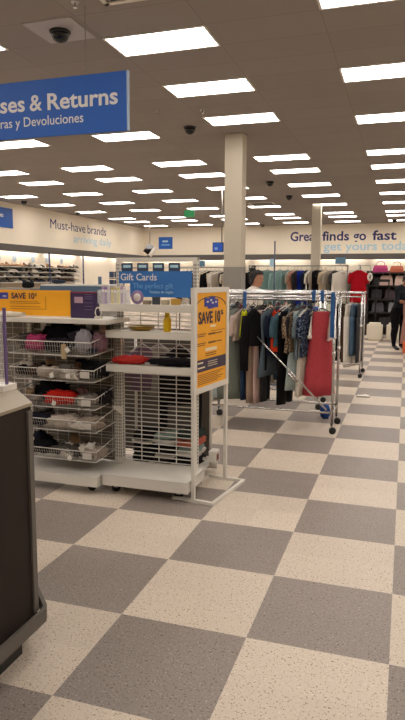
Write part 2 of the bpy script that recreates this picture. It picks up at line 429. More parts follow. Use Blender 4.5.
# ------------------------------------------------------------------ checkout counter at left
M_DARKW = mat('dark_wenge_laminate', '#2a211d', .6, 0, .10, 30, spec=.2)
M_CTRIM = mat('counter_edge', '#958873', .45); M_GREYMET = mat('grey_bumper', '#655f58', .5, .2)
X0, Y0, CT = -1.415, -4.05, 1.087
t = thing('checkout_counter', 'dark laminate checkout counter with beige edge and grey bumper rail', 'counter', (-2.3, -6.0, 0))
poly = [(X0, -8.6), (X0, Y0), (X0-.46, Y0+.46), (-3.4, Y0+.46), (-3.4, -8.6)]
def inset(p, d):
    return [(p[0][0]-d, p[0][1]+d), (p[1][0]-d, p[1][1]-d*.4), (p[2][0]-d*.4, p[2][1]-d), (p[3][0]+d, p[3][1]-d), (p[4][0]+d, p[4][1]+d)]
part(MB().prism(inset(poly, .07), 0, .15), 'toe_kick', M_BLACKPL, t)
part(MB().prism(inset(poly, .006), .15, CT-.012), 'body', M_DARKW, t)
part(MB().prism(poly, CT-.012, CT), 'top_edge', M_CTRIM, t)
part(MB().prism(inset(poly, .17), CT, CT+.025), 'worktop', mat('worktop', '#8f8377', .35), t)
part(MB().box(X0-.012, Y0-.035, .2, X0+.004, Y0-.006, CT-.03), 'corner_strip', M_GREYMET, t)
bp = MB()
off = .035
outer = [(X0+off, -8.5), (X0+off, Y0+.0), (X0+off-.015, Y0+.03), (X0-.46+.02, Y0+.46+off), (-3.3, Y0+.46+off)]
inner = [(X0+off-.016, -8.5), (X0+off-.016, Y0-.006), (X0+off-.028, Y0+.02), (X0-.46+.012, Y0+.46+off-.016), (-3.3, Y0+.46+off-.016)]
n = len(outer); vs = []
for z in (.152, .21): vs += [(x, y, z) for x, y in outer] + [(x, y, z) for x, y in inner]
fs = []
for i in range(n-1): fs += [(i, i+1, 2*n+i+1, 2*n+i), (n+i+1, n+i, 3*n+i, 3*n+i+1), (i+1, i, n+i, n+i+1), (2*n+i, 2*n+i+1, 3*n+i+1, 3*n+i)]
bp.add(vs, fs); bp.add([], [])
rail = part(bp, 'bumper_rail', M_GREYMET, t)
bolts = MB()
for y in (-4.12, -4.9, -5.7): bolts.tube([(X0-.012, y, .185), (X0+off-.01, y, .185)], .012, 8)
part(bolts, 'standoff', M_CHROME, rail)
# things on the counter
sh = thing('counter_shield', 'upright clear panel with purple edge standing on the checkout counter', 'partition', (-1.8, -3.85, CT))
part(MB().box(-2.35, -3.855, CT, -1.69, -3.848, 1.44), 'clear_panel', M_CLEAR, sh)
part(MB().box(-1.682, -3.856, CT, -1.672, -3.844, 1.455), 'edge_post', mat('purple_edge', '#5d4a78', .4), sh)
part(MB().box(-1.80, -3.90, CT, -1.66, -3.80, CT+.026), 'foot', M_WHITE, sh)
solo(MB().rbox(-2.2, -4.02, CT+.025, -1.80, -3.92, CT+.20, .006), 'small_box', mat('tan_card', '#b09472', .7), 'small tan box behind the clear shield on the checkout counter', 'box')

# ------------------------------------------------------------------ gondola shelving: shared bits
def caster(root, x, y, z0, r=.035):
    c = part(MB().box(x-.02, y-.012, z0-.03, x+.02, y+.012, z0).box(x-.014, y-.016, r, x+.014, y-.011, z0-.01).box(x-.014, y+.011, r, x+.014, y+.016, z0-.01), 'caster', M_STEEL, root)
    part(MB().lathe([(r*.6, -.011), (r, -.008), (r, .008), (r*.6, .011)], (x, y, r), 16, axis='y'), 'wheel', M_RUBBER, c)

def slotted_post(root, x, y, z0, z1, w=.032, d=.05):
    m = MB().box(x-w/2, y-d/2, z0, x+w/2, y+d/2, z1)
    z = z0 + .06
    while z < z1 - .04:
        for dx in (-.007, .007): m.box(x+dx-.0028, y-d/2-.0012, z, x+dx+.0028, y-d/2, z+.014, 1)
        m.box(x+w/2, y-.006, z, x+w/2+.0012, y+.006, z+.014, 1)
        z += .0254
    return part(m, 'slotted_post', [M_WHITE, M_SLOT], root)

def lump(c, s, seed, rot=0., p=.75, amp=.22, nu=22, nv=12, freq=3.):
    """a soft crumpled bundle resting on z = c[2]"""
    m = MB(); vs = []; fs = []
    R = Matrix.Rotation(rot, 3, 'Z')
    def sg(a): return math.copysign(abs(a) ** p, a)
    for i in range(nv+1):
        th = -PI/2 + PI * i / nv
        for j in range(nu):
            ph = 2*PI*j/nu
            d = Vector((sg(math.cos(th))*sg(math.cos(ph)), sg(math.cos(th))*sg(math.sin(ph)), sg(math.sin(th))))
            k = 1 + amp * (noise.noise(d * freq + Vector((seed*7.3, seed*1.7, 0))) + .5 * noise.noise(d * freq * 2.3 + Vector((0, seed*3.1, 9))))
            q = Vector((d.x*s[0]*k, d.y*s[1]*k, max(-1, d.z*k)*s[2]))
            q = R @ q
            vs.append((c[0]+q.x, c[1]+q.y, c[2]+s[2]+q.z))
    for i in range(nv):
        for j in range(nu): fs.append((i*nu+j, i*nu+(j+1) % nu, (i+1)*nu+(j+1) % nu, (i+1)*nu+j))
    return m.add(vs, fs, 0, True)

def wire_panel(x0, x1, y, z0, z1, nx, dz, r=.0022, skip=()):
    m = MB(); z = z0
    while z <= z1:
        m.wire((x0, y, z), (x1, y, z), r); z += dz
    for i in range(nx+1):
        x = x0 + (x1-x0)*i/nx; m.wire((x, y+.004, z0), (x, y+.004, z1), r)
    return m

def shelf(root, x0, x1, yf, yb, ztop, lip=.05, brackets=True):
    m = MB().box(x0, yf, ztop-.006, x1, yb, ztop).box(x0, yf-.004, ztop-lip, x1, yf+.004, ztop+.004)
    m.box(x0, yf, ztop-lip*.8, x0+.004, yb, ztop).box(x1-.004, yf, ztop-lip*.8, x1, yb, ztop)
    return part(m, 'shelf', M_WHITE, root)

PY_ = -1.88
# ---- gift card fixture
GX0, GX1 = -2.035, -1.455
g = thing('gift_card_fixture', 'white slotted shelf fixture on casters with blue gift card header', 'shelf unit', (-1.77, -2.03, 0))
slotted_post(g, GX0-.03, PY_, .14, 1.735); slotted_post(g, GX1+.0, PY_, .14, 1.735)
part(MB().box(GX0-.045, PY_-.012, 1.705, GX1+.016, PY_+.012, 1.735).box(GX0-.02, PY_-.008, 1.655, GX1-.01, PY_+.008, 1.665), 'top_rail', M_WHITE, g)
part(MB().box(GX0-.03, -2.205, .145, GX1+.055, -1.83, .155).box(GX0-.03, -2.215, .075, GX1+.055, -2.20, .155).box(GX0-.03, -2.2, .075, GX0-.018, -1.83, .15).box(GX1+.043, -2.2, .075, GX1+.055, -1.83, .15), 'base_deck', M_WHITE, g)
part(wire_panel(GX0-.01, GX1-.015, PY_+.01, .18, 1.38, 4, .034, .0042), 'wire_back_panel', M_WIRE, g)
for zt, x0, x1 in ((1.395, -2.12, -1.415), (1.203, -2.075, -1.415), (.954, -2.075, -1.405)):
    s_ = shelf(g, x0, x1, -2.105, PY_-.03, zt)
    part(MB().add([(x1-.012, -1.91, zt-.05), (x1-.012, -1.91, zt-.01), (x1-.012, -2.09, zt-.02), (x1-.012, -2.09, zt-.03), (x1-.006, -1.91, zt-.05), (x1-.006, -1.91, zt-.01), (x1-.006, -2.09, zt-.02), (x1-.006, -2.09, zt-.03)],
         [(0,1,2,3), (4,7,6,5), (0,4,5,1), (1,5,6,2), (2,6,7,3), (3,7,4,0)]), 'bracket', M_WHITE, s_)
br = MB().add([(-2.05, -1.9, .53), (-2.05, -1.9, .60), (-2.05, -2.06, .64), (-2.05, -2.06, .62), (-2.04, -1.9, .53), (-2.04, -1.9, .60), (-2.04, -2.06, .64), (-2.04, -2.06, .62)],
              [(0,1,2,3), (4,7,6,5), (0,4,5,1), (1,5,6,2), (2,6,7,3), (3,7,4,0)])
part(br, 'empty_bracket', M_WHITE, g)
for x, y in ((-2.0, -2.12), (-1.5, -2.12), (-2.0, -1.88), (-1.5, -1.88)): caster(g, x, y, .078)
# header sign
hs = thing('header_sign', 'blue gift cards header sign clipped across the top of the white fixture', 'sign', (-1.78, -1.93, 1.40))
hd = MB().box(-2.045, -1.932, 1.545, -1.47, -1.926, 1.635).box(-1.955, -1.934, 1.445, -1.47, -1.928, 1.55)
part(hd, 'panel', mat('header_blue', '#2c6fb8', .5), hs)
text('Gift Cards', 'lettering', M_SIGNW, hs, (-2.03, -1.932, 1.568), (1, 0, 0), .052, .29, bold=.006)
text('The perfect gift', 'lettering', mat('soft_blue_print', '#6aa6dc', .6), hs, (-1.93, -1.934, 1.510), (1, 0, 0), .040, .32)
text('Tarjetas de regalo', 'lettering', M_LBLUE, hs, (-1.80, -1.934, 1.475), (1, 0, 0), .02, .19)
# peg cards across the top (behind the header)
for i in range(4):
    x = -1.985 + i*.125
    c = MB().rbox(x-.045, -1.918, 1.60, x+.045, -1.912, 1.695, .003)
    o = thing('gift_card_pack', f'dark blue carded gift pack behind the blue header, {ORD[i+1]} from the left', 'gift card', (x, -1.915, 1.60), 0, 'carded packs behind the gift card header')
    part(c, 'card', mat('pack_blue', '#33465f', .5), o); part(MB().box(x-.03, -1.9205, 1.66, x+.03, -1.918, 1.68), 'label_strip', M_LBLUE, o)
# gift card tray on top shelf
tr = thing('acrylic_card_tray', 'clear acrylic tray of gift cards at the left end of the top shelf', 'tray', (-2.05, -2.06, 1.395))
part(MB().box(-2.135, -2.10, 1.397, -1.925, -2.096, 1.50).box(-2.135, -2.0, 1.397, -1.925, -1.996, 1.53).box(-2.139, -2.10, 1.397, -2.135, -1.996, 1.50).box(-1.925, -2.10, 1.397, -1.921, -1.996, 1.50), 'clear_box', M_CLEAR, tr)
cc = ['#b59ac2', '#8d6aa8', '#cfc0cf', '#d8c24a', '#c9b7a0', '#e2d873', '#a58ab5', '#d7d0d4']
cn = ['lilac', 'purple', 'pale pink', 'mustard yellow', 'beige', 'bright yellow', 'violet', 'off-white']
for i in range(8):
    x = -2.118 + i*.0255
    o = thing('gift_card', f'{cn[i]} gift card standing in the clear tray, {ORD[i+1]} from the left', 'gift card', (x, -2.05, 1.398), 0, 'gift cards standing in the acrylic tray')
    part(MB().rbox(x-.011, -2.055-.004*(i % 3), 1.398, x+.011, -2.052-.004*(i % 3), 1.525 - .01*(i % 2), .0012), 'card', mat('card_'+cc[i][1:], cc[i], .4), o)
    part(MB().box(x-.008, -2.0565-.004*(i % 3), 1.48, x+.008, -2.055-.004*(i % 3), 1.50), 'printed_patch', mat('card_patch', '#f2efe6', .5), o)
o = thing('round_tag', 'round purple and white tag leaning on top shelf right of card tray', 'tag', (-1.865, -2.05, 1.395))
part(MB().lathe([(.046, -.003), (.05, 0), (.046, .003)], (-1.845, -2.05, 1.447), 24, axis='y'), 'disc', mat('tag_mauve', '#8b7398', .5), o)
part(MB().lathe([(.028, -.0045), (.03, 0), (.028, .0045)], (-1.845, -2.05, 1.447), 20, axis='y'), 'centre', mat('tag_white', '#d8d0c8', .5), o)
for i, (x, w, h, hx, l) in enumerate(((-1.77, .05, .03, '#8c7f6a', 'small tan card box lying on the top shelf under the header'), (-1.70, .045, .055, '#3c3f48', 'small charcoal card pack on the top shelf under the header'),
        (-1.63, .05, .035, '#b3a98f', 'small cream card box on the top shelf under the header'), (-1.55, .06, .045, '#b58f3a', 'small gold card box at the right end of the top shelf'))):
    solo(MB().rbox(x-w/2, -2.07, 1.396, x+w/2, -2.02, 1.396+h, .003), 'card_box', mat('cb'+hx[1:], hx, .5), l, 'box', group=None)
# second shelf
o = thing('yellow_bottle', 'upright yellow bottle on the second shelf of gift card fixture', 'bottle', (-1.625, -2.02, 1.204))
part(MB().lathe([(.026, 0), (.029, .004), (.029, .085), (.025, .098), (.014, .105)], (-1.625, -2.02, 1.204), 18), 'body', mat('bottle_yellow', '#e2b80c', .4), o)
part(MB().lathe([(.018, .10), (.018, .135), (.016, .14)], (-1.625, -2.02, 1.204), 14), 'cap', mat('cap_yellow', '#f0cc2a', .4), o)
o = thing('woven_bowl', 'shallow gold wire bowl on the second shelf of gift card fixture', 'bowl', (-1.825, -2.02, 1.204))
b_ = MB(); b_.lathe([(.06, .003), (.088, .018), (.095, .030), (.088, .028), (.06, .010)], (-1.825, -2.02, 1.204), 26)
part(b_, 'bowl', mat('gold_wire', '#a88a35', .4, .5, .4, 90), o)
part(MB().tube([(-1.825+.095*math.cos(a), -2.02+.095*math.sin(a), 1.234) for a in np.linspace(0, 2*PI, 24, endpoint=False)], .004, 6, closed=True), 'rim', mat('gold_rim', '#7d6425', .4, .6), o)
# third shelf
solo(lump((-1.92, -2.02, .956), (.13, .065, .03), 3, .1, amp=.4), 'folded_garment', cloth('#c23a34'), 'crumpled red garment on the third shelf of the gift card fixture', 'garment')
solo(lump((-1.585, -2.02, .956), (.17, .075, .028), 5, 0, amp=.3), 'folded_garment', cloth('#141216'), 'crumpled black garment on the third shelf of gift card fixture', 'garment')

# things on the back half of the fixture seen through the wire back
bk = thing('backing_shelf', 'white shelf deck on the far side of the gift card fixture', 'shelf', (-1.77, -1.6, 0))
part(MB().box(GX0-.03, -1.815, .11, GX1+.03, -1.40, .12).box(GX0-.03, -1.81, .02, GX1+.03, -1.79, .11).box(GX0-.03, -1.42, .02, GX1+.03, -1.40, .11), 'deck', M_WHITE, bk)
part(MB().tube([(GX0-.03, -1.60, 1.15), (GX1+.03, -1.60, 1.15)], .01, 8).tube([(GX0-.03, -1.60, .11), (GX0-.03, -1.60, 1.15)], .012, 8).tube([(GX1+.03, -1.60, .11), (GX1+.03, -1.60, 1.15)], .012, 8), 'hang_frame', M_WHITE, bk)
part(MB().box(GX0-.32, -1.41, .12, GX1-.04, -1.40, 1.17), 'back_panel', mat('dark_pegboard', '#5f5850', .7), bk)
stk = [('#1b191b', 'black'), ('#c9c4bd', 'white'), ('#23272c', 'charcoal'), ('#7f9188', 'sage'), ('#211d20', 'jet black'), ('#b6604f', 'coral'), ('#c9c2b5', 'cream'), ('#2f3b36', 'dark green'), ('#191718', 'black')]
k = 0
for ci, x in enumerate((-1.96, -1.77, -1.58)):
    z = .121
    for j in range(5):
        hx, nm = stk[(ci*4 + j*2) % len(stk)]; h = .014 + .010*((ci+j*2) % 3)
        solo(lump((x, -1.62, z), (.092, .13, h), ci*7+j, .12*((j % 3)-1), p=.5, amp=.22), 'folded_garment', cloth(hx),
             f'{nm} folded top behind the wire back, {ORD[j+1]} up in the {("left", "middle", "right")[ci]} stack', 'garment', group='folded tops behind the wire back')
        z += h*2 + .001
o = thing('price_tag_box', 'small white box with red label beside the sign stand foot', 'box', (-1.33, -1.72, .05))
part(MB().rbox(-1.41, -1.70, .155, -1.35, -1.60, .25, .004), 'box', M_WHITE, o); part(MB().box(-1.352, -1.68, .17, -1.3485, -1.62, .22), 'red_label', mat('deep_red', '#6d2a22', .6), o)
part(MB().box(-1.47, -1.66, .16, -1.40, -1.64, .18), 'mount', M_WHITE, o)

# ---- wire basket unit
WX0, WX1 = -3.55, -2.08
w = thing('wire_basket_fixture', 'white slotted shelf fixture of tilted wire baskets beside the gift cards', 'shelf unit', (-2.8, -2.03, 0))
slotted_post(w, -2.098, PY_, .14, 1.30); slotted_post(w, -2.86, PY_, .14, 1.30); slotted_post(w, -3.53, PY_, .14, 1.30)
part(MB().box(WX0, -2.255, .13, WX1-.005, -1.83, .14).box(WX0, -2.265, .065, WX1-.005, -2.25, .14).box(WX1-.017, -2.25, .065, WX1-.005, -1.83, .135).box(WX0, -2.25, .065, WX0+.012, -1.83, .135), 'base_deck', M_WHITE, w)
part(MB().rbox(WX0, -2.22, 1.255, WX1+.075, -1.83, 1.288, .004), 'top_shelf', M_WHITE, w)
part(MB().box(WX0+.02, PY_+.03, .15, -2.14, PY_+.038, 1.25), 'pegboard_back', mat('pegboard', '#776f65', .7), w)
part(wire_panel(WX0+.02, -2.15, PY_+.01, .18, 1.25, 14, .05, .0022), 'wire_back_panel', M_WIRE, w)
for x, y in ((-3.45, -2.16), (-2.18, -2.16), (-2.18, -1.9), (-3.45, -1.9)): caster(w, x, y, .068)

def wire_basket(x0, x1, zr, h, yf, label, tilt=.015):
    yb = PY_ - .03
    root = thing('wire_basket', label, 'basket', ((x0+x1)/2, (yf+yb)/2, zr-h), 0, 'wire baskets on the white fixture')
    zb = zr - h
    def T(y, z): return z - tilt * (yb - y) / (yb - yf)
    rim = MB()
    top = [(x0, yf, T(yf, zr)), (x1, yf, T(yf, zr)), (x1, yb, T(yb, zr+.03)), (x0, yb, T(yb, zr+.03))]
    rim.tube(top, .0036, 6, closed=True)
    lo = [(x0+.012, yf+.02, T(yf, zb)), (x1-.012, yf+.02, T(yf, zb)), (x1-.012, yb, T(yb, zb)), (x0+.012, yb, T(yb, zb))]
    rim.tube(lo, .0035, 6, closed=True)
    part(rim, 'rim', M_WIRE, root)
    m = MB(); n = 34
    for i in range(n+1):
        a = i/n; xa = x0+(x1-x0)*a; xb = lo[0][0]+(lo[1][0]-lo[0][0])*a
        m.wire((xa, yf, T(yf, zr)), (xb, yf+.02, T(yf, zb)), .0013); m.wire((xb, yf+.02, T(yf, zb)), (xb, yb, T(yb, zb)), .0013)
    for i in range(8):
        a = i/7; y = yf+.01+(yb-yf-.01)*a
        for X_, Xl in ((x0, lo[0][0]), (x1, lo[1][0])): m.wire((X_, y, T(y, zr+.03*a)), (Xl, y+.006, T(y, zb)), .0013)
        m.wire((x0+.012, y, T(y, zb)), (x1-.012, y, T(y, zb)), .0013)
    for q in (.35, .68): m.wire((x0+.004, yf+.007, T(yf, zb+h*q)), (x1-.004, yf+.007, T(yf, zb+h*q)), .0013)
    part(m, 'wire_mesh', mat('basket_wire', '#a8a39b', .4), root)
    part(MB().box(x1-.11, yf-.004, T(yf, zr)-.055, x1-.035, yf-.001, T(yf, zr)-.01), 'ticket_holder', mat('ticket', '#cfc9c0', .4), root) if h < .095 else None
    return zb - tilt
bz = [(1.145, .10, -2.30, 'topmost'), (.94, .09, -2.26, 'second from top'), (.732, .085, -2.25, 'third from top'), (.56, .085, -2.25, 'fourth from top'), (.337, .08, -2.25, 'lowest')]
names = ['top', 'second', 'third', 'fourth', 'lowest']
contents = [
 [('pouch', '#a33762', (-2.62, -2.17, 0), (.08, .05, .065), 'bright pink', 'pouch'), ('cloth_bag', '#15131a', (-2.47, -2.03, 0), (.15, .07, .10), 'large black', 'bag'),
  ('cloth_bag', '#2a252b', (-2.26, -2.12, 0), (.09, .08, .075), 'charcoal', 'bag'), ('soft_toy', '#8f8a90', (-2.20, -2.2, 0), (.05, .05, .085), 'grey and white', 'bundle'),
  ('scarf', '#201c22', (-2.40, -2.2, 0), (.09, .05, .055), 'black', 'scarf'), ('scarf', '#7a5a62', (-2.12, -2.12, 0), (.04, .06, .075), 'dusty pink', 'scarf'), ('pouch', '#4e4a47', (-2.73, -2.1, 0), (.05, .07, .06), 'grey', 'pouch')],
 [('scarf', '#4b3a33', (-2.68, -2.12, 0), (.12, .09, .045), 'brown', 'scarf'), ('cloth_bag', '#17151a', (-2.72, -2.20, .02), (.04, .03, .04), 'little black', 'bag'), ('scarf', '#b6a99c', (-2.50, -2.19, .0), (.09, .045, .05), 'pale beige', 'scarf'),
  ('scarf', '#6d5443', (-2.36, -2.1, 0), (.10, .09, .055), 'tan brown', 'scarf'), ('scarf', '#c9bfb2', (-2.33, -2.21, .0), (.10, .03, .04), 'cream', 'scarf'), ('cloth_bag', '#1d1a1d', (-2.17, -2.09, 0), (.08, .09, .07), 'black', 'bag')],
 [('pouch', '#c8281c', (-2.42, -2.16, 0), (.115, .05, .06), 'bright red', 'pouch'), ('cloth_bag', '#141216', (-2.56, -2.05, 0), (.11, .08, .09), 'black', 'bag'), ('pouch', '#837a72', (-2.22, -2.12, 0), (.08, .08, .045), 'grey', 'pouch'),
  ('scarf', '#8b817a', (-2.65, -2.18, 0), (.06, .05, .03), 'stone grey', 'scarf'), ('scarf', '#2b2728', (-2.12, -2.04, 0), (.05, .08, .06), 'charcoal', 'scarf')],
 [('scarf', '#232530', (-2.62, -2.14, 0), (.12, .08, .05), 'navy', 'scarf'), ('scarf', '#c0b4a6', (-2.40, -2.16, 0), (.13, .07, .055), 'cream', 'scarf'), ('scarf', '#a09183', (-2.20, -2.14, 0), (.10, .08, .05), 'beige', 'scarf'), ('scarf', '#d0c9bf', (-2.30, -2.22, .01), (.11, .02, .035), 'off-white', 'scarf')],
 [('cloth_bag', '#17161c', (-2.62, -2.12, 0), (.10, .09, .045), 'black', 'bag'), ('pouch', '#4f4a46', (-2.37, -2.13, 0), (.13, .08, .04), 'dark grey', 'pouch'), ('scarf', '#cfc8bd', (-2.36, -2.21, .0), (.05, .025, .035), 'white', 'scarf'), ('scarf', '#9a8f83', (-2.17, -2.13, 0), (.08, .08, .045), 'beige', 'scarf')]]
for i, (zr, h, yf, nm) in enumerate(bz):
    zb = wire_basket(-2.80, -2.095, zr, h, yf, f'white wire basket, {nm} on the white basket fixture')
    for j, (n_, hx, c, s_, cname, cat) in enumerate(contents[i]):
        z = zb + .006 + .015*(yf - c[1]) / (yf - PY_ + .03) + .004 + c[2]
        solo(lump((c[0], c[1], z), (s_[0], s_[1], s_[2]*(.8 if i else .9)), i*11+j+2, random.uniform(-.4, .4), p=.62, amp=.5, freq=3.6, nu=30, nv=16), n_, cloth(hx), f'{cname} {cat} heaped in the {names[i]} wire basket', cat)
# loose odds and ends tucked between the bigger pieces
rb = random.Random(11)
odd = [('black', '#171518'), ('charcoal', '#2d2a2c'), ('brown', '#5b4638'), ('dusty rose', '#8f6a6c'), ('cream', '#cdc4b6'), ('grey', '#77716c'), ('white', '#d9d4cb'), ('navy', '#252a38'), ('tan', '#a5896b')]
for i, (zr, h, yf, nm) in enumerate(bz):
    zb = zr - h - .015
    for j in range(9):
        x = -2.76 + .62*(j + rb.random())/9; y = rb.uniform(yf+.07, -1.99); cnm, hx = odd[(i*4 + j*2 + rb.randrange(2)) % 9]
        z = zb + .006 + .015*(yf - y) / (yf - PY_ + .03) + .004 + rb.choice((0, 0, .015, .05))
        solo(lump((x, y, z), (rb.uniform(.03, .06), rb.uniform(.02, .04), rb.uniform(.014, .04)), 200+i*13+j, rb.uniform(0, 3), p=.6, amp=.6, nu=18, nv=10), 'accessory', cloth(hx), f'small crumpled {cnm} accessory tucked in the {names[i]} wire basket', 'accessory', group=f'{cnm} accessories in the {names[i]} wire basket')
for i, (x, y, z, l) in enumerate(((-2.25, -2.312, 1.047, 'topmost'), (-2.42, -2.272, .842, 'second'), (-2.30, -2.272, .842, 'second'), (-2.44, -2.262, .634, 'third'), (-2.33, -2.262, .239, 'lowest'))):
    o = thing('swing_tag', f'white paper swing tag hanging over the {l} wire basket rim' + (', right one' if i == 2 else ', left one' if i == 1 else ''), 'tag', (x, y, z))
    mt_ = MB().rbox(-.016, -.002, .02, .016, .002, .055, .0008); R_m = Matrix.Rotation(.35*(i-2), 4, 'Y'); mt_.v = [tuple(R_m @ Vector(v)) for v in mt_.v]; part(mt_, 'card', mat('swing_white', '#e3ded6', .6), o, False)
    part(MB().tube([(0, 0, .05), (.004, .012, .083), (.002, .02, .075)], .0012, 5), 'string', M_WIRE, o, False)
# small things hanging under the top shelf
for i, (x, hx, nm) in enumerate(((-2.70, '#cfc8c0', 'white'), (-2.58, '#3a3436', 'black'), (-2.40, '#8d8279', 'tan'), (-2.30, '#c4bdb5', 'pale grey'), (-2.18, '#b08d7b', 'peach'))):
    o = thing('carded_accessory', f'{nm} carded accessory hanging under top shelf, {ORD[i+1]} from the left', 'accessory', (x, -1.93, 1.16), 0, 'carded accessories under the top shelf')
    part(MB().rbox(x-.025, -1.945, 1.17, x+.025, -1.940, 1.25, .003), 'card', mat('ac'+hx[1:], hx, .6), o)
    part(MB().tube([(x, -1.90, 1.245), (x, -1.97, 1.24), (x, -1.975, 1.25)], .003, 6), 'peg_hook', M_WIRE, o)
o = thing('price_ticket', 'tan paper ticket hanging from the front of the topmost wire basket', 'ticket', (-2.30, -2.31, 1.0))
part(MB().rbox(-2.325, -2.313, 1.01, -2.285, -2.309, 1.115, .001), 'paper', mat('ticket_tan', '#b59f78', .7), o)
part(MB().tube([(-2.305, -2.311, 1.11), (-2.305, -2.300, 1.131)], .0015, 5), 'string', M_WIRE, o)

# yellow banner and purple box on its top shelf
yb = thing('promo_banner', 'long yellow promotional banner board on top of the wire basket fixture', 'banner', (-2.85, -2.06, 1.30))
part(MB().rbox(-3.35, -2.068, 1.292, -2.38, -2.055, 1.490, .003), 'board', M_YEL, yb)
part(MB().box(-3.35, -2.075, 1.288, -2.38, -2.045, 1.296), 'base_strip', M_WHITE, yb)
text('SAVE 10', 'lettering', M_NAVY2, yb, (-2.895, -2.068, 1.425), (1, 0, 0), .045, .205, bold=.02)
text('%', 'lettering', M_NAVY2, yb, (-2.685, -2.068, 1.447), (1, 0, 0), .022, .018, bold=.01)
lg = MB().box(-3.08, -2.0695, 1.42, -2.925, -2.068, 1.47)
part(lg, 'logo_patch', mat('logo_blue', '#28349b', .5), yb)
text('m', 'logo_mark', M_SIGNW, yb, (-2.94, -2.0695, 1.434), (1, 0, 0), .022, .03, align='RIGHT')
li = MB()
for z, a, b2 in ((1.40, -2.91, -2.66), (1.388, -2.91, -2.64), (1.362, -2.91, -2.64), (1.345, -2.91, -2.60)): li.box(a, -2.0692, z, b2, -2.068, z+.003)
li.box(-2.595, -2.0692, 1.34, -2.592, -2.068, 1.44)
part(li, 'fine_print', M_ORLINE, yb)
pb = thing('purple_gift_box', 'dark purple boxed item standing right of the yellow banner', 'box', (-2.27, -2.05, 1.30))
part(MB().rbox(-2.37, -2.09, 1.289, -2.15, -2.02, 1.485, .003), 'box', mat('box_purple', '#33214a', .45), pb)
part(MB().box(-2.335, -2.0915, 1.40, -2.265, -2.09, 1.445), 'picture_patch', mat('box_pink', '#b596a8', .5), pb)
li = MB()
for z in (1.46, 1.445, 1.43, 1.40, 1.375, 1.35): li.box(-2.25, -2.0912, z, -2.185, -2.09, z+.004)
part(li, 'fine_print', mat('box_lilac', '#6f5a88', .5), pb)
part(MB().box(-2.37, -2.0912, 1.473, -2.15, -2.09, 1.481), 'top_stripe', mat('box_red', '#8f2f45', .5), pb)
o = thing('tape_dispenser', 'white plastic loop handle dispenser at the top shelf corner', 'dispenser', (-2.135, -2.06, 1.30))
part(MB().tube([(-2.135+.024*math.cos(a), -2.1, 1.335+.035*math.sin(a)) for a in np.linspace(0, 2*PI, 20, endpoint=False)], .0045, 8, closed=True), 'loop', M_WHITE, o)
part(MB().rbox(-2.16, -2.12, 1.289, -2.11, -2.07, 1.305, .004), 'base', M_WHITE, o)
solo(lump((-2.93, -2.15, 1.289), (.20, .035, .020), 31, .02, p=.8, amp=.3), 'paper_roll', mat('cream_paper', '#d6cbb8', .8), 'cream crumpled paper lying in front of the yellow banner', 'paper')

# ------------------------------------------------------------------ SAVE 10% sign stand
ang = math.atan2(.99, .141)
sg = thing('sign_stand', 'white floor sign stand holding a yellow save sign beside the gift cards', 'sign stand', (-1.34, -1.87, 0), ang)
def spart(mb, n_, m): return part(mb, n_, m, sg, False)      # local: x along the sign, -y is the front
fb = MB()
fb.box(-.295, -.165, 0, .295, -.14, .022); fb.box(-.295, .14, 0, .295, .165, .022); fb.box(-.295, -.14, 0, -.268, .14, .022); fb.box(.268, -.14, 0, .295, .14, .022)
spart(fb, 'foot_frame', M_WHITE)
for sx in (-.282, .270): spart(MB().box(sx-.013, -.012, .022, sx+.013, .012, .80), 'post', M_WHITE)
fr = MB().box(-.300, -.014, .775, -.255, .014, 1.52).box(.245, -.014, .775, .288, .014, 1.52).box(-.255, -.014, .775, .245, .014, .815).box(-.255, -.014, 1.485, .245, .014, 1.52)
spart(fr, 'frame', M_WHITE)
spart(MB().box(-.255, -.006, .815, .245, .006, 1.485), 'poster', M_YEL)
spart(MB().box(-.254, -.0075, .925, .244, -.006, 1.012), 'dark_band', M_NAVY2)
arc = MB()
pts = [(-.26 + .0 + .245 + .245*math.cos(a), 1.385 + .07*math.sin(a) - .0) for a in np.linspace(PI*.98, PI*.02, 18)]
arc.tube([(x-.0, -.0075, z) for x, z in pts], .0032, 6); spart(arc, 'arc_line', M_NAVY2)
cards = MB()
for (cx, cz, rr) in ((-.085, 1.415, -.1), (.0, 1.425, .05), (.05, 1.405, .1), (-.03, 1.40, 0)):
    cards.box(cx-.045, -.0095-.0005*abs(cx*10), cz-.03, cx+.045, -.006, cz+.03)
spart(cards, 'card_picture', mat('logo_blue', '#28349b', .5))
dots = MB()
for cx, cz in ((-.085, 1.42), (.0, 1.41), (.055, 1.415), (-.03, 1.43)): dots.box(cx-.014, -.012, cz-.006, cx+.014, -.0095, cz+.006)
spart(dots, 'card_mark', M_SIGNW)
u_ = (math.cos(ang), math.sin(ang), 0)
def slocal(x, z): return (-1.34 + math.cos(ang)*x, -1.87 + math.sin(ang)*x, z)
def stext(b, m, x, z, cap, wd, bold=0., al='LEFT'):
    p = Vector(slocal(x, z)) + Vector((math.sin(ang), -math.cos(ang), 0))*.006
    return text(b, 'lettering', m, sg, p, u_, cap, wd, bold=bold, align=al)
stext('SAVE 10', M_NAVY2, -.225, 1.268, .085, .36, .025)
stext('%', M_NAVY2, .145, 1.318, .036, .045, .02)
bars = MB()
def bar(x0, x1, z, h=.006): bars.box(x0, -.0075, z, x1, -.006, z+h)
for z in (1.19, 1.125): bar(-.24, -.10, z); bar(-.24, -.12, z-.014)
for z in (1.205, ): bar(-.02, .235, z, .003)
for z in (1.18, 1.118): bar(-.06, .06, z, .014); bar(.07, .17, z+.003, .008)
for z in (1.045, 1.03): bar(-.11, .07, z, .006)
for i in range(6): bar(-.23, .2 - .05*(i % 3), .90 - i*.013, .0045)
spart(bars, 'fine_print', M_ORLINE)
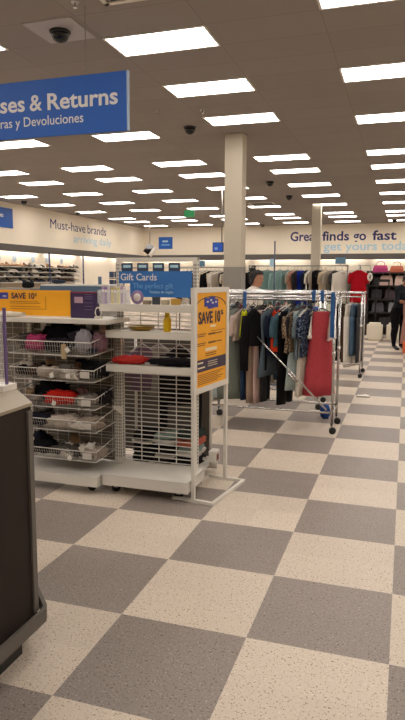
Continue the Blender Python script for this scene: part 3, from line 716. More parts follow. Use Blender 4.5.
wb = MB(); wb.box(-.03, -.0075, 1.235, .06, -.006, 1.25); wb.box(-.11, -.0075, 1.065, .08, -.006, 1.088); wb.box(-.235, -.009, .985, -.15, -.0075, .995); wb.box(-.235, -.009, .95, -.12, -.0075, .96)
for i in range(3): wb.box(-.07, -.009, .985-.016*i, .09, -.0075, .989-.016*i)
spart(wb, 'pale_print', mat('pale_print', '#e8d8b8', .6))

# ------------------------------------------------------------------ garments
HANG = {}
def hanger_mesh(w, black):
    k = (round(w, 2), black)
    if k in HANG: return HANG[k]
    m = MB(); h = w/2
    m.tube([(-h, 0, -.155), (-h*.5, 0, -.115), (0, 0, -.085), (h*.5, 0, -.115), (h, 0, -.155)], .006, 5)
    m.tube([(-h, 0, -.155), (0, 0, -.165), (h, 0, -.155)], .004, 5)
    hk = [(0, 0, -.085), (0, 0, -.03)] + [(.018*math.sin(a)+.0, 0, -.012+.018*(-math.cos(a))+.0) for a in np.linspace(.2, PI*1.35, 7)]
    m.tube([(0, 0, -.085), (0, 0, -.035)] + [(.02*math.cos(a), 0, -.012+.022*math.sin(a)) for a in np.linspace(-PI/2, PI*.95, 8)], .0025, 5)
    HANG[k] = m.mesh('hanger', M_BHANGER if black else M_HANGER)
    return HANG[k]

def ring(hw, th, z, n, ph, amp, k, cx=0., cy=0.):
    o = []
    for j in range(n):
        a = 2*PI*j/n; c, s = math.cos(a), math.sin(a)
        x = hw * math.copysign(abs(c)**.8, c); y = th * math.copysign(abs(s)**.8, s)
        y += amp * math.sin(k * x / max(hw, .01) + ph); x += amp * .35 * math.cos(2.3*y/max(th, .005) + ph)
        o.append((cx + x, cy + y, z))
    return o

def garment_mb(kind, w, L, th, seed, n=20):
    """cloth shape hanging below the rail (z = 0); w shoulder or hem width, L bottom below rail"""
    rnd = random.Random(seed); m = MB(); ph = rnd.uniform(0, 6); kf = rnd.uniform(3, 6)
    h = w/2; t = th/2
    if kind in ('top', 'jacket', 'dress', 'tank'):
        wid = 1.0 if kind != 'dress' else 1.0
        zs = [(-.105, .28, .5), (-.125, .55, .75), (-.16, .98, .95), (-.22, 1.0, 1.), (-.34, .95, 1.0)]
        if kind == 'tank': zs = [(-.13, .50, .5), (-.17, .62, .7), (-.24, .70, .9), (-.32, .92, 1.0), (-.40, .95, 1)]
        if kind == 'dress': zs += [(-.45, .86, .9)]
        k = 7; z0 = zs[-1][0]
        for i in range(1, k+1):
            a = i/k; z = z0 + (-L - z0)*a
            fl = (1.0 + .12*a) if kind != 'dress' else (.86 + .45*a)
            zs.append((z, fl, 1 + .25*a))
        m.loft([ring(h*a, t*b, z, n, ph + z*2.2, .006 + .016*min(1, -z/1.1), kf) for z, a, b in zs])
        if kind in ('top', 'jacket'):
            ln = .22 if kind == 'top' else .58
            for s in (-1, 1):
                q = []
                for i in range(6):
                    a = i/5; q.append(ring(.055 - .018*a, t*.95, -.17 - ln*a, 12, ph, .003, 3, s*(h*.96 + .035*math.sin(a*2)), .006*math.sin(3*a+ph)))
                m.loft(q)
        if kind == 'jacket':
            m.loft([ring(h*.34, t*1.1, -.10, 12, 0, 0, 1), ring(h*.42, t*1.15, -.14, 12, 0, 0, 1), ring(h*.36, t*1.12, -.17, 12, 0, 0, 1)])
        if kind == 'tank':
            for s in (-1, 1):
                m.tube([(s*h*.36, -t*.5, -.15), (s*h*.34, 0, -.112), (s*h*.36, t*.5, -.15)], .012, 6)
    elif kind == 'trousers':
        zs = [(-.12, .72), (-.15, .74), (-.24, .82), (-.34, .88)]
        m.loft([ring(h*a, t*.9, z, n, ph, .005, kf) for z, a in zs])
        for s in (-1, 1):
            q = []
            for i in range(8):
                a = i/7; z = -.32 + (-L+.32)*a
                q.append(ring(h*(.46 - .10*a), t*(.95 - .1*a), z, 14, ph + s + z*2, .004 + .006*a, 3, s*h*(.43 + .04*a), .006*s*a))
            m.loft(q)
    elif kind == 'skirt':
        q = [ring(h*.62, t*.7, -.12, n, ph, .003, kf), ring(h*.64, t*.75, -.16, n, ph, .004, kf)]
        for i in range(1, 8):
            a = i/7; q.append(ring(h*(.64 + .42*a), t*(.8 + .5*a), -.16 + (-L+.16)*a, n, ph + a*.8, .006 + .02*a, kf*1.6))
        m.loft(q)
    return m

PROTO = {}
KN = {'top': 'blouse', 'jacket': 'jacket', 'dress': 'dress', 'tank': 'tank top', 'trousers': 'trousers', 'skirt': 'skirt'}
USED = {}
def hang(kind, m, w, L, th, loc, rz, label, group, seed, black=False, n=20):
    key = (kind, round(w, 2), round(L, 2), round(th, 3), seed % 5, n)
    t_ = thing('hanging_' + KN[kind].replace(' ', '_'), label, 'garment', loc, rz, group)
    if key not in PROTO: PROTO[key] = garment_mb(kind, w, L, th, seed % 5 + len(PROTO)*.0, n).mesh('fabric', M_WHITE)
    me = PROTO[key].copy(); me.materials.clear(); me.materials.append(m)
    mm = [x for x in bpy.data.meshes if False]
    k2 = (key, m.name)
    if k2 in PROTO: bpy.data.meshes.remove(me); me = PROTO[k2]
    else: PROTO[k2] = me
    link('fabric', me, t_)
    link('hanger', hanger_mesh(w*.92, black), t_)
    return t_

hang('jacket', cloth('#17151a'), .22, .56, .06, (-1.68, -1.62, 1.15), .12, 'black jacket hanging behind the wire back of the gift card fixture', None, 2, n=16)
hang('top', cloth('#8f8982'), .26, .50, .05, (-1.86, -1.60, 1.15), -.15, 'grey top hanging behind the wire back beside the black jacket', None, 1, n=16)
hang('top', cloth('#6e5a6b'), .20, .46, .05, (-1.99, -1.64, 1.15), .5, 'mauve top hanging behind the wire back at its left end', None, 4, n=16)
# ---- rolling racks
def rolling_rack(x0, x1, y0, y1, zt, label, brace=True, zrail=None):
    zr = zrail or zt - .07; yc = (y0+y1)/2
    rk = thing('rolling_rack', label, 'clothes rack', ((x0+x1)/2, yc, 0))
    for x in (x0, x1):
        for y in (y0, y1):
            part(MB().tube([(x, y, .09), (x, y, zt)], .014, 10).lathe([(.02, .5), (.02, .56)], (x, y, .3), 10), 'upright', M_CHROME, rk)
            c = part(MB().tube([(x, y, .055), (x, y, .1)], .009, 8).box(x-.022, y-.016, .03, x+.022, y+.016, .062), 'caster', M_STEEL, rk)
            part(MB().lathe([(.02, -.02), (.035, -.016), (.035, .016), (.02, .02)], (x+.012, y, .035), 16, axis='y'), 'wheel', M_RUBBER, c)
        for z_, r_ in ((.22, .011), (zt, .013), (zr, .010)): part(MB().tube([(x, y0, z_), (x, y1, z_)], r_, 8), 'end_bar', M_CHROME, rk)
    for y in (y0, y1):
        part(MB().tube([(x0-.03, y, zt), (x1+.03, y, zt)], .014, 10), 'top_bar', M_CHROME, rk)
        part(MB().tube([(x0, y, .22), (x1, y, .22)], .012, 10), 'base_bar', M_CHROME, rk)
    part(MB().tube([(x0, yc, zr), (x1, yc, zr)], .013, 10), 'hang_rail', M_CHROME, rk)
    if brace:
        part(MB().tube([(x0+.52*(x1-x0)*.8, y0-.02, .98), (x1-.05, y0-.02, .25)], .010, 8).tube([(x0+.52*(x1-x0)*.8+.33, y0-.02, .62), (x0+.52*(x1-x0)*.8+.42, y0-.02, .52)], .015, 8), 'diagonal_brace', M_CHROME, rk)
    return zr
zA = rolling_rack(-2.02, -.67, .15, .62, 1.435, 'nearest chrome rolling rack with a diagonal brace, full of clothes')
zB = rolling_rack(-2.55, -.97, 1.30, 1.77, 1.425, 'chrome rolling rack second from the front, behind the nearest one', False)
zC = rolling_rack(-2.9, -.66, 3.96, 4.62, 1.36, 'farther chrome rolling rack by the aisle holding white and denim trousers', False)

Y_ = {'black': '#141214', 'navy': '#1b2233', 'charcoal': '#2c2a2c', 'grey-green': '#757a70', 'pale pink': '#c9b3aa', 'neon yellow': '#d9dd35', 'dark denim': '#2c3f58',
      'tan': '#9a8371', 'rose beige': '#b79b92', 'slate blue': '#5c6972', 'orange-red': '#cf3f22', 'teal denim': '#44606c', 'brown patterned': '#6b5c4c', 'pale blue': '#a9b6b4',
      'grey-blue': '#6f7d84', 'white': '#d8d1c5', 'red': '#b0434a', 'off-white': '#cfc6b6', 'cream': '#cbb99c', 'denim blue': '#4e647a', 'dark grey': '#3b3a3c', 'plum': '#4b2c3c',
      'olive': '#5b573e', 'burgundy': '#5c1f2a', 'royal blue': '#1a2f8f', 'sage teal': '#6f8b88', 'light teal': '#83a09c', 'peach': '#b98873', 'brown': '#4e392d', 'crimson': '#a5121f', 'stone': '#9d9282', 'magenta': '#b12d6c', 'cobalt': '#24479e'}
def fab(c):
    if c == 'brown patterned': return print_cloth('brown_print', '#4a3a2e', '#a58f76', 70)
    if c == 'navy floral': return print_cloth('navy_floral', '#20263a', '#6f7d92', 50, .56)
    if c == 'pale floral': return print_cloth('pale_floral', '#d5d3bf', '#a9bdb0', 30, .52)
    if c == 'spotted white': return print_cloth('spotted_white', '#cfc4b2', '#6d5a4c', 40, .6)
    return cloth(Y_[c])

def fill(rows_, zrail, where, group):
    """rows_: (x, y, kind, colour, width, bottom z, thickness, turn); labels name both neighbours"""
    for i, (x, y, kind, c, w_, zb, th, rz) in enumerate(rows_):
        nb = []
        if i: nb.append(f'{rows_[i-1][3]} {KN[rows_[i-1][2]]}')
        if i < len(rows_)-1: nb.append(f'{rows_[i+1][3]} {KN[rows_[i+1][2]]}')
        pos = f'between the {nb[0]} and the {nb[1]}' if len(nb) == 2 else ('at its left end beside the ' if i == 0 else 'at its right end beside the ') + nb[0]
        lab = f'{c} {KN[kind]} on {where}, {pos}'
        if lab in USED or len(lab.split()) > 16:
            lab = f'{c} {KN[kind]} on {where}, {ORD[i+1]} from the left'
        USED[lab] = 1
        hang(kind, fab(c), w_, zrail - zb, th, (x, y, zrail), rz, lab, group, i*3+len(USED), black=(i % 5 != 0))
P = PI/2
yA = .385
def XA(p): return -.72 + (p + (404 - p) * .03 - 330) * .01105
A = [(XA(211), yA, 'dress', 'white', .42, .24, .07, P-.2), (XA(218), yA, 'dress', 'pale blue', .42, .30, .06, P-.2), (XA(224), yA, 'dress', 'grey-green', .42, .28, .06, P-.3), (XA(233), yA-.05, 'dress', 'grey-green', .36, .28, .09, P-.9),
 (XA(238.5), yA, 'top', 'pale pink', .40, .92, .05, P-.3), (XA(243), yA, 'trousers', 'dark denim', .34, .27, .05, P-.2), (XA(244), yA-.20, 'tank', 'neon yellow', .10, .97, .05, P-1.1),
 (XA(253), yA-.17, 'jacket', 'black', .15, .88, .13, P-1.0), (XA(253), yA-.01, 'trousers', 'tan', .42, .25, .08, P-.35), (XA(259), yA-.01, 'trousers', 'rose beige', .42, .25, .07, P-.3),
 (XA(263), yA, 'trousers', 'charcoal', .38, .27, .05, P-.1), (XA(266.5), yA-.02, 'dress', 'slate blue', .40, .55, .055, P-.3), (XA(270), yA, 'top', 'navy', .40, .78, .045, P-.1),
 (XA(275), yA-.13, 'tank', 'orange-red', .16, .82, .08, P-.9), (XA(281), yA-.01, 'top', 'teal denim', .42, .88, .05, P-.35), (XA(283), yA, 'trousers', 'black', .42, .25, .07, P-.3),
 (XA(287), yA, 'top', 'charcoal', .40, .80, .04, P), (XA(291.5), yA-.02, 'top', 'brown patterned', .40, .82, .06, P-.3), (XA(295), yA, 'skirt', 'pale blue', .42, .42, .06, P-.3), (XA(299), yA, 'top', 'grey-blue', .40, .75, .05, P-.2),
 (XA(302.5), yA, 'dress', 'off-white', .38, .36, .06, P-.2), (XA(306), yA-.01, 'top', 'navy floral', .42, .78, .06, P-.3), (XA(310), yA, 'tank', 'white', .36, 1.0, .04, P-.2),
 (XA(318), yA-.05, 'skirt', 'red', .34, .37, .13, P-.8), (XA(327), yA+.04, 'tank', 'pale pink', .36, .95, .03, P-.1)]
fill(A, zA, 'the nearest rack', 'clothes on the nearest rolling rack')
cb = ['dark grey', 'white', 'slate blue', 'black', 'tan', 'grey-blue', 'charcoal', 'burgundy', 'cream', 'navy', 'olive', 'black', 'pale pink', 'stone', 'dark denim', 'white', 'charcoal', 'teal denim', 'plum', 'black', 'cobalt']
kb = ['dress', 'top', 'trousers', 'jacket', 'top', 'dress', 'trousers', 'top', 'skirt', 'trousers', 'top', 'dress', 'top', 'trousers', 'trousers', 'top', 'jacket', 'top', 'dress', 'trousers', 'trousers']
Bl = [(-2.48 + i*.071, 1.535, kb[i], cb[i], .42, {'top': .72, 'jacket': .68, 'tank': .8, 'dress': .35, 'trousers': .25, 'skirt': .5}[kb[i]] + .04*(i % 3), .05, P - .1*(i % 4)) for i in range(21)]
fill(Bl, zB, 'the second rack', 'clothes on the second rolling rack')
Cl = [(-2.8, 4.29, 'top', 'charcoal', .42, .75, .05, P), (-2.66, 4.29, 'dress', 'stone', .42, .35, .06, P-.2), (-2.5, 4.29, 'top', 'white', .42, .7, .05, P), (-2.36, 4.29, 'trousers', 'navy', .4, .25, .05, P),
      (-2.22, 4.29, 'top', 'olive', .42, .7, .05, P), (-2.08, 4.29, 'dress', 'plum', .42, .4, .05, P), (-1.94, 4.29, 'top', 'peach', .42, .7, .05, P), (-1.8, 4.29, 'trousers', 'black', .4, .25, .05, P),
      (-1.66, 4.29, 'top', 'grey-blue', .42, .7, .05, P), (-1.53, 4.29, 'trousers', 'dark denim', .4, .25, .05, P), (-1.40, 4.29, 'top', 'cream', .42, .75, .05, P), (-1.27, 4.29, 'dress', 'pale floral', .44, .35, .08, P-.5),
      (-1.14, 4.25, 'skirt', 'pale floral', .46, .30, .09, P-.6), (-1.02, 4.29, 'trousers', 'black', .42, .24, .07, P-.3), (-.93, 4.29, 'trousers', 'brown', .42, .22, .06, P-.2), (-.84, 4.27, 'trousers', 'white', .44, .14, .08, P-.5),
      (-.77, 4.28, 'trousers', 'denim blue', .42, .33, .06, P-.4), (-.70, 4.29, 'trousers', 'dark grey', .42, .22, .05, P-.2)]
fill(Cl, zC, 'the farther aisle rack', 'clothes on the farther aisle rack')

# blue strips on the racks
def blue_tag(x, y, z0, z1, label, wd=.035):
    o = thing('blue_tag', label, 'tag', (x, y, z0))
    part(MB().rbox(x-wd/2, y-.022, z0, x+wd/2, y-.0165, z1, .001), 'strip', M_TAGBLUE, o)
    part(MB().lathe([(.018, -.016), (.021, -.016), (.021, .016), (.018, .016)], (x, y, z1), 14, axis='x'), 'clip', M_TAGBLUE, o)
blue_tag(-1.60, .15, 1.28, 1.43, 'blue plastic strip on the nearest rack top bar, left part')
blue_tag(-.885, .15, 1.36, 1.45, 'short blue plastic strip on the nearest rack, left of its right post')
blue_tag(-.80, .15, 1.36, 1.45, 'short blue plastic strip right beside the nearest rack right post')
blue_tag(-.69, .125, 1.0, 1.43, 'long blue strip hanging on the right post of the nearest rack', .042)
# shoe-like dark item and blue cloth fallen under the rack
solo(lump((-.82, .85, 0), (.055, .05, .08), 41, .3, amp=.3), 'fallen_garment', cloth('#2b4a8c'), 'blue garment fallen on the floor under the racks', 'garment')

# paper on the floor
pp = lump((-.49, 2.33, .001), (.075, .06, .012), 51, .2, p=.5, amp=.5); solo(pp, 'crumpled_paper', mat('paper_white', '#e6e0d4', .8), 'white scrap of paper lying on the aisle floor', 'paper')

# tall navy pole topper behind the racks
o = thing('sign_pole', 'thin navy pole with a pale blue topper rising behind the racks', 'sign', (-1.87, 2.95, 0))
part(MB().tube([(-1.87, 2.95, .01), (-1.87, 2.95, 2.13)], .011, 8), 'pole', mat('navy_pole', '#2a3550', .4), o)
part(MB().lathe([(.15, 0), (.15, .012), (.02, .02)], (-1.87, 2.95, 0), 20), 'base', mat('navy_pole', '#2a3550', .4), o)
part(MB().rbox(-1.94, 2.93, 1.76, -1.88, 2.955, 1.87, .004), 'topper_card', M_LBLUE, o)

# ---- tall racks further back
def fixed_rack(x0, x1, y, zr, label):
    rk = thing('garment_rail', label, 'clothes rack', ((x0+x1)/2, y, 0))
    for x in (x0, x1):
        part(MB().tube([(x, y, .02), (x, y, zr+.02)], .014, 8), 'upright', M_STEEL, rk)
        part(MB().box(x-.02, y-.25, 0, x+.02, y+.25, .025), 'foot', M_STEEL, rk)
    part(MB().tube([(x0, y, zr), (x1, y, zr)], .014, 8), 'rail', M_STEEL, rk)
fixed_rack(-3.4, -1.22, 7.6, 1.86, 'tall garment rail behind the farther aisle rack holding teal and blue tops')
D = [(-3.30, 7.6, 'jacket', 'black', .44, 1.0, .06, P-.6), (-3.19, 7.6, 'top', 'charcoal', .44, 1.0, .06, P-.7), (-2.98, 7.6, 'jacket', 'sage teal', .40, 1.0, .09, .35), (-2.70, 7.62, 'jacket', 'light teal', .40, 1.0, .09, .35),
     (-2.52, 7.6, 'jacket', 'sage teal', .44, 1.02, .07, P-.5), (-2.44, 7.6, 'top', 'stone', .44, 1.1, .05, P-.3), (-2.37, 7.6, 'top', 'peach', .44, 1.1, .07, P-.6), (-2.30, 7.6, 'top', 'charcoal', .44, 1.1, .04, P-.3),
     (-2.22, 7.6, 'dress', 'royal blue', .36, .9, .08, .6), (-2.10, 7.6, 'top', 'navy', .44, 1.1, .05, P-.3), (-2.04, 7.6, 'top', 'white', .44, 1.1, .05, P-.2), (-1.97, 7.6, 'top', 'stone', .44, 1.1, .05, P-.2),
     (-1.87, 7.6, 'jacket', 'black', .44, 1.05, .08, P-.8), (-1.78, 7.6, 'top', 'black', .44, 1.05, .05, P-.3), (-1.69, 7.6, 'top', 'cream', .44, 1.1, .08, P-.7), (-1.58, 7.6, 'top', 'stone', .44, 1.1, .07, P-.6), (-1.49, 7.6, 'top', 'dark grey', .44, 1.1, .05, P-.3),
     (-1.34, 7.6, 'jacket', 'white', .44, 1.05, .08, P-.75)]
fill(D, 1.86, 'the tall rail', 'clothes on the tall garment rail')
# red T-shirt facing the aisle on a face-out arm
o = thing('faceout_arm', 'steel face-out arm stand at the right end of the tall rail', 'clothes rack', (-.98, 7.7, 0))
part(MB().tube([(-.98, 7.95, .02), (-.98, 7.95, 1.87), (-.98, 7.45, 1.87)], .013, 8), 'arm', M_STEEL, o); part(MB().box(-1.13, 7.8, 0, -.83, 8.1, .02), 'base', M_STEEL, o)
hang('top', fab('crimson'), .31, .80, .10, (-.98, 7.50, 1.87), .05, 'crimson T-shirt facing the aisle at the end of the tall rail', None, 3)
for i, c in enumerate(('black', 'white')): hang('top', fab(c), .31, .80, .07, (-.98, 7.64 + .11*i, 1.87), .05, f'{c} T-shirt {("right behind", "two places behind")[i]} the crimson T-shirt', None, 4+i)
o = thing('rail_topper_sign', 'small grey-blue topper sign standing above the tall garment rail', 'sign', (-1.38, 7.6, 1.87))
part(MB().rbox(-1.49, 7.59, 1.90, -1.27, 7.605, 2.04, .003), 'card', mat('topper_blue', '#5b87a3', .5), o); part(MB().tube([(-1.38, 7.6, 1.86), (-1.38, 7.6, 1.94)], .006, 6), 'clip', M_STEEL, o)

fixed_rack(-5.3, -3.9, 8.2, 1.84, 'tall garment rail left of the near pillar holding white and patterned tops')
Er = [(-5.2 + i*.1, 8.2, ('top', 'jacket', 'dress')[i % 3], ['off-white', 'black', 'spotted white', 'white', 'charcoal', 'spotted white', 'cream', 'black', 'spotted white', 'white', 'stone', 'dark grey', 'spotted white', 'peach'][i], .44, .85, .08, P-.9) for i in range(14)]
fill(Er, 1.84, 'the left tall rail', 'clothes on the tall rail left of the pillar')
o = thing('rail_topper_sign', 'small blue topper sign above the rail left of near pillar', 'sign', (-4.75, 8.2, 1.85))
part(MB().rbox(-4.85, 8.19, 1.86, -4.65, 8.205, 2.0, .003), 'card', mat('topper_blue', '#5b87a3', .5), o); part(MB().tube([(-4.75, 8.2, 1.84), (-4.75, 8.2, 1.88)], .006, 6), 'clip', M_STEEL, o)
# two long rails in the middle distance and one under the back wall band
cm = ['black', 'stone', 'charcoal', 'white', 'navy', 'burgundy', 'cream', 'dark grey', 'plum', 'slate blue', 'brown', 'black', 'peach', 'olive', 'off-white', 'grey-blue']
fixed_rack(-7.0, -.9, 15.0, 1.78, 'long garment rail in the middle distance before the back wall')
fill([(-6.9 + i*.195, 15.0, ('top', 'jacket', 'dress', 'top')[i % 4], cm[(i*5+i//16) % 16], .5, .8, .15, P-.5) for i in range(31)], 1.78, 'the long middle rail', 'clothes on the long middle rail')
fixed_rack(-10.8, 1.6, 24.9, 1.95, 'longest garment rail along the back wall under the dark band')
fill([(-10.7 + i*.35, 24.9, ('top', 'dress', 'jacket')[i % 3], cm[(i*7+i//16) % 16], .55, .9, .26, P-.5) for i in range(35)], 1.95, 'the back wall rail', 'clothes on the back wall rail')

# ---- handbag shelves at the end of the aisle
hb = thing('handbag_shelves', 'dark shelf stand of handbags behind the white cubes', 'shelf unit', (.0, 12.2, 0))
for x in (-1.05, .9): part(MB().box(x-.03, 11.95, 0, x+.03, 12.4, 1.8), 'side_panel', mat('dark_shelf', '#2a2422', .6), hb)
for z in (.25, .65, 1.02, 1.4, 1.76): part(MB().box(-1.05, 11.95, z-.03, .9, 12.4, z), 'shelf', mat('dark_shelf', '#2a2422', .6), hb)
part(MB().box(-1.05, 12.38, 0, .9, 12.4, 1.8), 'back_panel', mat('dark_shelf', '#2a2422', .6), hb)
def handbag(x, y, z, w_, h_, d_, hx, label):
    o = thing('handbag', label, 'handbag', (x, y, z), 0, 'handbags on the dark shelves')
    m_ = mat('bag_' + hx[1:], hx, .55, 0, .12, 30)
    part(MB().loft([[(x+sx*w_/2*k, y+sy*d_/2*k2, zz) for sx, sy in ((-1, -1), (1, -1), (1, 1), (-1, 1))] for zz, k, k2 in ((z, .95, 1), (z+.02, 1, 1.05), (z+h_*.6, .93, .9), (z+h_, .8, .45))], smooth=False), 'body', m_, o)
    part(MB().tube([(x-w_*.28, y, z+h_-.01), (x-w_*.24, y, z+h_+.08), (x, y, z+h_+.12), (x+w_*.24, y, z+h_+.08), (x+w_*.28, y, z+h_-.01)], .010, 6), 'handle', m_, o)
for a in ((-.72, 1.76, .42, .20, '#b12d6c', 'magenta handbag on the top of the dark shelves'), (-.28, 1.76, .38, .18, '#b5593c', 'orange-brown handbag on the top of the dark shelves'), (.15, 1.76, .36, .2, '#8a8580', 'grey handbag on the top of the dark shelves'),
          (-.55, 1.4, .36, .27, '#c9a99c', 'pale pink handbag on second shelf, left one'), (-.14, 1.4, .36, .27, '#cfb3a3', 'blush handbag on second shelf, right of the pale pink one'), (.32, 1.4, .34, .25, '#6a5a50', 'taupe handbag on second shelf of the dark stand'),
          (-.82, 1.4, .14, .24, '#17141a', 'narrow black handbag at the left of the second shelf'), (-.8, 1.02, .3, .27, '#1c181c', 'black handbag at the left of the third shelf'), (-.4, 1.02, .34, .26, '#3a2a30', 'dark plum handbag on the third shelf'), (.05, 1.02, .32, .25, '#22222b', 'navy handbag on the third shelf'),
          (-.75, .65, .34, .26, '#4b4a50', 'grey handbag on the fourth shelf, left one'), (-.3, .65, .34, .27, '#8b8b90', 'silver handbag on the fourth shelf'), (.12, .65, .34, .25, '#1e1a1c', 'black handbag on the fourth shelf'),
          (-.55, .25, .34, .26, '#2a2528', 'charcoal handbag on the bottom shelf, left one'), (-.05, .25, .34, .26, '#191618', 'black handbag on the bottom shelf')): handbag(a[0], 12.16, a[1], a[2], a[3], .16, a[4], a[5])
# small black table before it
o = thing('side_table', 'small black high table standing before the handbag shelves', 'table', (-.55, 11.2, 0))
part(MB().rbox(-.80, 11.0, 1.50, -.42, 11.4, 1.57, .008), 'table_top', M_BLACKPL, o)
for x in (-.77, -.45):
    for y in (11.03, 11.37): part(MB().box(x-.012, y-.012, 0, x+.012, y+.012, 1.5), 'leg', M_BLACKPL, o)
# round mirror / roll of tape at aisle end
o = thing('ring_display', 'white ring shaped display hanging at the rail end by the red shirt', 'display', (-.74, 7.40, 1.55))
part(MB().tube([(-.74+.035*math.cos(a), 7.40, 1.62+.07*math.sin(a)) for a in np.linspace(0, 2*PI, 20, endpoint=False)], .022, 8, closed=True), 'ring', M_WHITE, o)
part(MB().tube([(-.74, 7.40, 1.70), (-.74, 7.44, 1.86), (-.98, 7.46, 1.87)], .006, 6), 'hook', M_STEEL, o)
for i, (x0, x1, l) in enumerate(((-.93, -.54, 'white cube plinth on the aisle end floor, left one'), (-.44, -.05, 'white cube plinth on the aisle end floor, right one beside the person'))):
    m_ = MB().rbox(x0, 10.3, 0, x1, 10.7, .45, .05); solo(m_, 'cube_plinth', mat('plinth_white', '#e0d8c6', .6), l, 'plinth')
cap_n = 0

# ------------------------------------------------------------------ shoe wall at left
sw = thing('shoe_shelving', 'long white shoe shelving along the left wall under the band', 'shelf unit', (WX+.3, 14.9, 0))
M_BLUPOST = mat('blue_grey_post', '#39435e', .5)
for y in (8.9, 12.15, 15.4, 18.1): part(MB().box(WX+.45, y-.025, 0, WX+.5, y+.025, 2.55 if y > 10 else 2.3), 'upright', M_BLUPOST, sw)
SZ = (1.97, 1.79, 1.61, 1.40)
for z in SZ: part(MB().box(WX+.02, 8.9, z-.025, WX+.48, 18.1, z), 'shelf', M_WHITE, sw)
part(MB().box(WX+.02, 8.9, 1.12, WX+.03, 18.1, 2.0), 'back_panel', mat('shoe_back', '#b8aa94', .8), sw)
def shoe_mb(boot):
    m = MB(); q = []
    for x, hw, zt in ((-.13, .025, .07), (-.12, .036, .085), (-.07, .04, .09), (0, .038, .075), (.06, .044, .055), (.11, .042, .04), (.14, .025, .025)):
        if boot and x < -.02: zt += .055
        q.append([(x, hw*c, zt*(.5+.5*s)) for c, s in ((-1, -1), (0, -1), (1, -1), (1.05, 0), (.7, .8), (0, 1), (-.7, .8), (-1.05, 0))])
    return m.loft(q)
sh_mesh = {}
scol = [('tan', '#9a7350'), ('black', '#1b1918'), ('brown', '#5a3c2a'), ('white', '#d9d2c6'), ('grey', '#7d7a78'), ('navy', '#2a3042')]
for b_ in (0, 1):
    for nm, hx in scol:
        sole = MB().loft([[(x, hw*c, z) for c, z in ((-1, -.02), (1, -.02), (1, .012), (-1, .012))] for x, hw in ((-.135, .03), (-.1, .04), (0, .036), (.08, .046), (.145, .025))], smooth=False)
        sh_mesh[(b_, nm)] = (shoe_mb(b_).mesh('upper', mat('shoe_'+nm, hx, .5)), sole.mesh('sole', mat('sole_dark', '#2a2522', .7) if nm != 'white' else M_WHITE))
lev = ['top', 'second', 'third', 'fourth']
rnd = random.Random(4)
for si, z in enumerate(SZ):
    ys = [y for y in np.arange(12.45, 18.0, .27) if abs(y - 15.4) > .16]
    for i, y in enumerate(ys):
        if rnd.random() < .08: continue
        nm, hx = scol[rnd.choice([0, 0, 2, 1, 1, 3]) if si == 0 else rnd.choice([1, 1, 3, 4, 2, 5, 3])]
        b_ = 1 if rnd.random() < .35 else 0
        t_ = thing('ankle_boot' if b_ else 'shoe', f'{nm} {"ankle boot" if b_ else "shoe"} on the {lev[si]} shoe wall shelf, {ORD[i+1]} place from the left', 'shoe', (WX+.30, y, z+.021), rnd.uniform(-1.2, 1.2), 'shoes on the left wall shelves')
        up, so = sh_mesh[(b_, nm)]; link('upper', up, t_); link('sole', so, t_)
# price disks over the shoe wall
for i, y in enumerate((12.75, 13.7, 14.9, 15.9, 17.0)):
    o = thing('shelf_topper', f'pale blue round topper above the shoe wall, {ORD[i+1]} from the left', 'sign', (WX+.05, y, 2.2), 0, 'round toppers above the shoe wall')
    part(MB().lathe([(.12, -.004), (.13, 0), (.12, .004)], (WX+.06, y, 2.27), 20, axis='x'), 'disc', mat('topper_pale', '#b9c6d2', .6), o); part(MB().box(WX+.02, y-.01, 2.0, WX+.055, y+.01, 2.2), 'stem', M_WHITE, o)

# queue divider fixture: white top with blue-grey bumper and end post
q = thing('queue_divider', 'low divider fixture with white top and blue-grey rail before the shoe wall', 'divider', (-5.2, 3.0, 0))
part(MB().box(-5.75, 2.9, 0, -4.56, 3.3, 1.33), 'body', mat('divider_grey', '#8b867e', .6), q)
part(MB().rbox(-5.80, 2.85, 1.445, -4.54, 3.35, 1.475, .008), 'top', M_WHITE, q)
part(MB().box(-5.80, 2.84, 1.33, -4.52, 3.32, 1.445), 'rail', mat('bluegrey_rail', '#48627a', .5), q)
part(MB().tube([(-4.72, 2.9, 1.36), (-4.72, 2.9, 1.60)], .03, 10), 'end_post', mat('bluegrey_rail', '#48627a', .5), q)
solo(lump((-5.60, 3.1, 1.476), (.10, .08, .035), 61, .2, amp=.35), 'soft_bag', cloth('#2c3240'), 'flat navy soft bag lying on the low divider fixture', 'bag')
bt = thing('bag_table', 'plain table holding a black bag before the shoe wall', 'table', (-6.3, 3.1, 0))
part(MB().rbox(-6.7, 2.8, 1.36, -5.95, 3.3, 1.40, .006), 'table_top', mat('divider_grey', '#8b867e', .6), bt)
for x in (-6.66, -5.99):
    for y in (2.84, 3.26): part(MB().box(x-.02, y-.02, 0, x+.02, y+.02, 1.36), 'leg', M_STEEL, bt)
solo(lump((-6.2, 3.1, 1.401), (.10, .07, .055), 60, .2, amp=.35), 'soft_bag', cloth('#17181a'), 'black soft bag lying on the table before the shoe wall', 'bag')
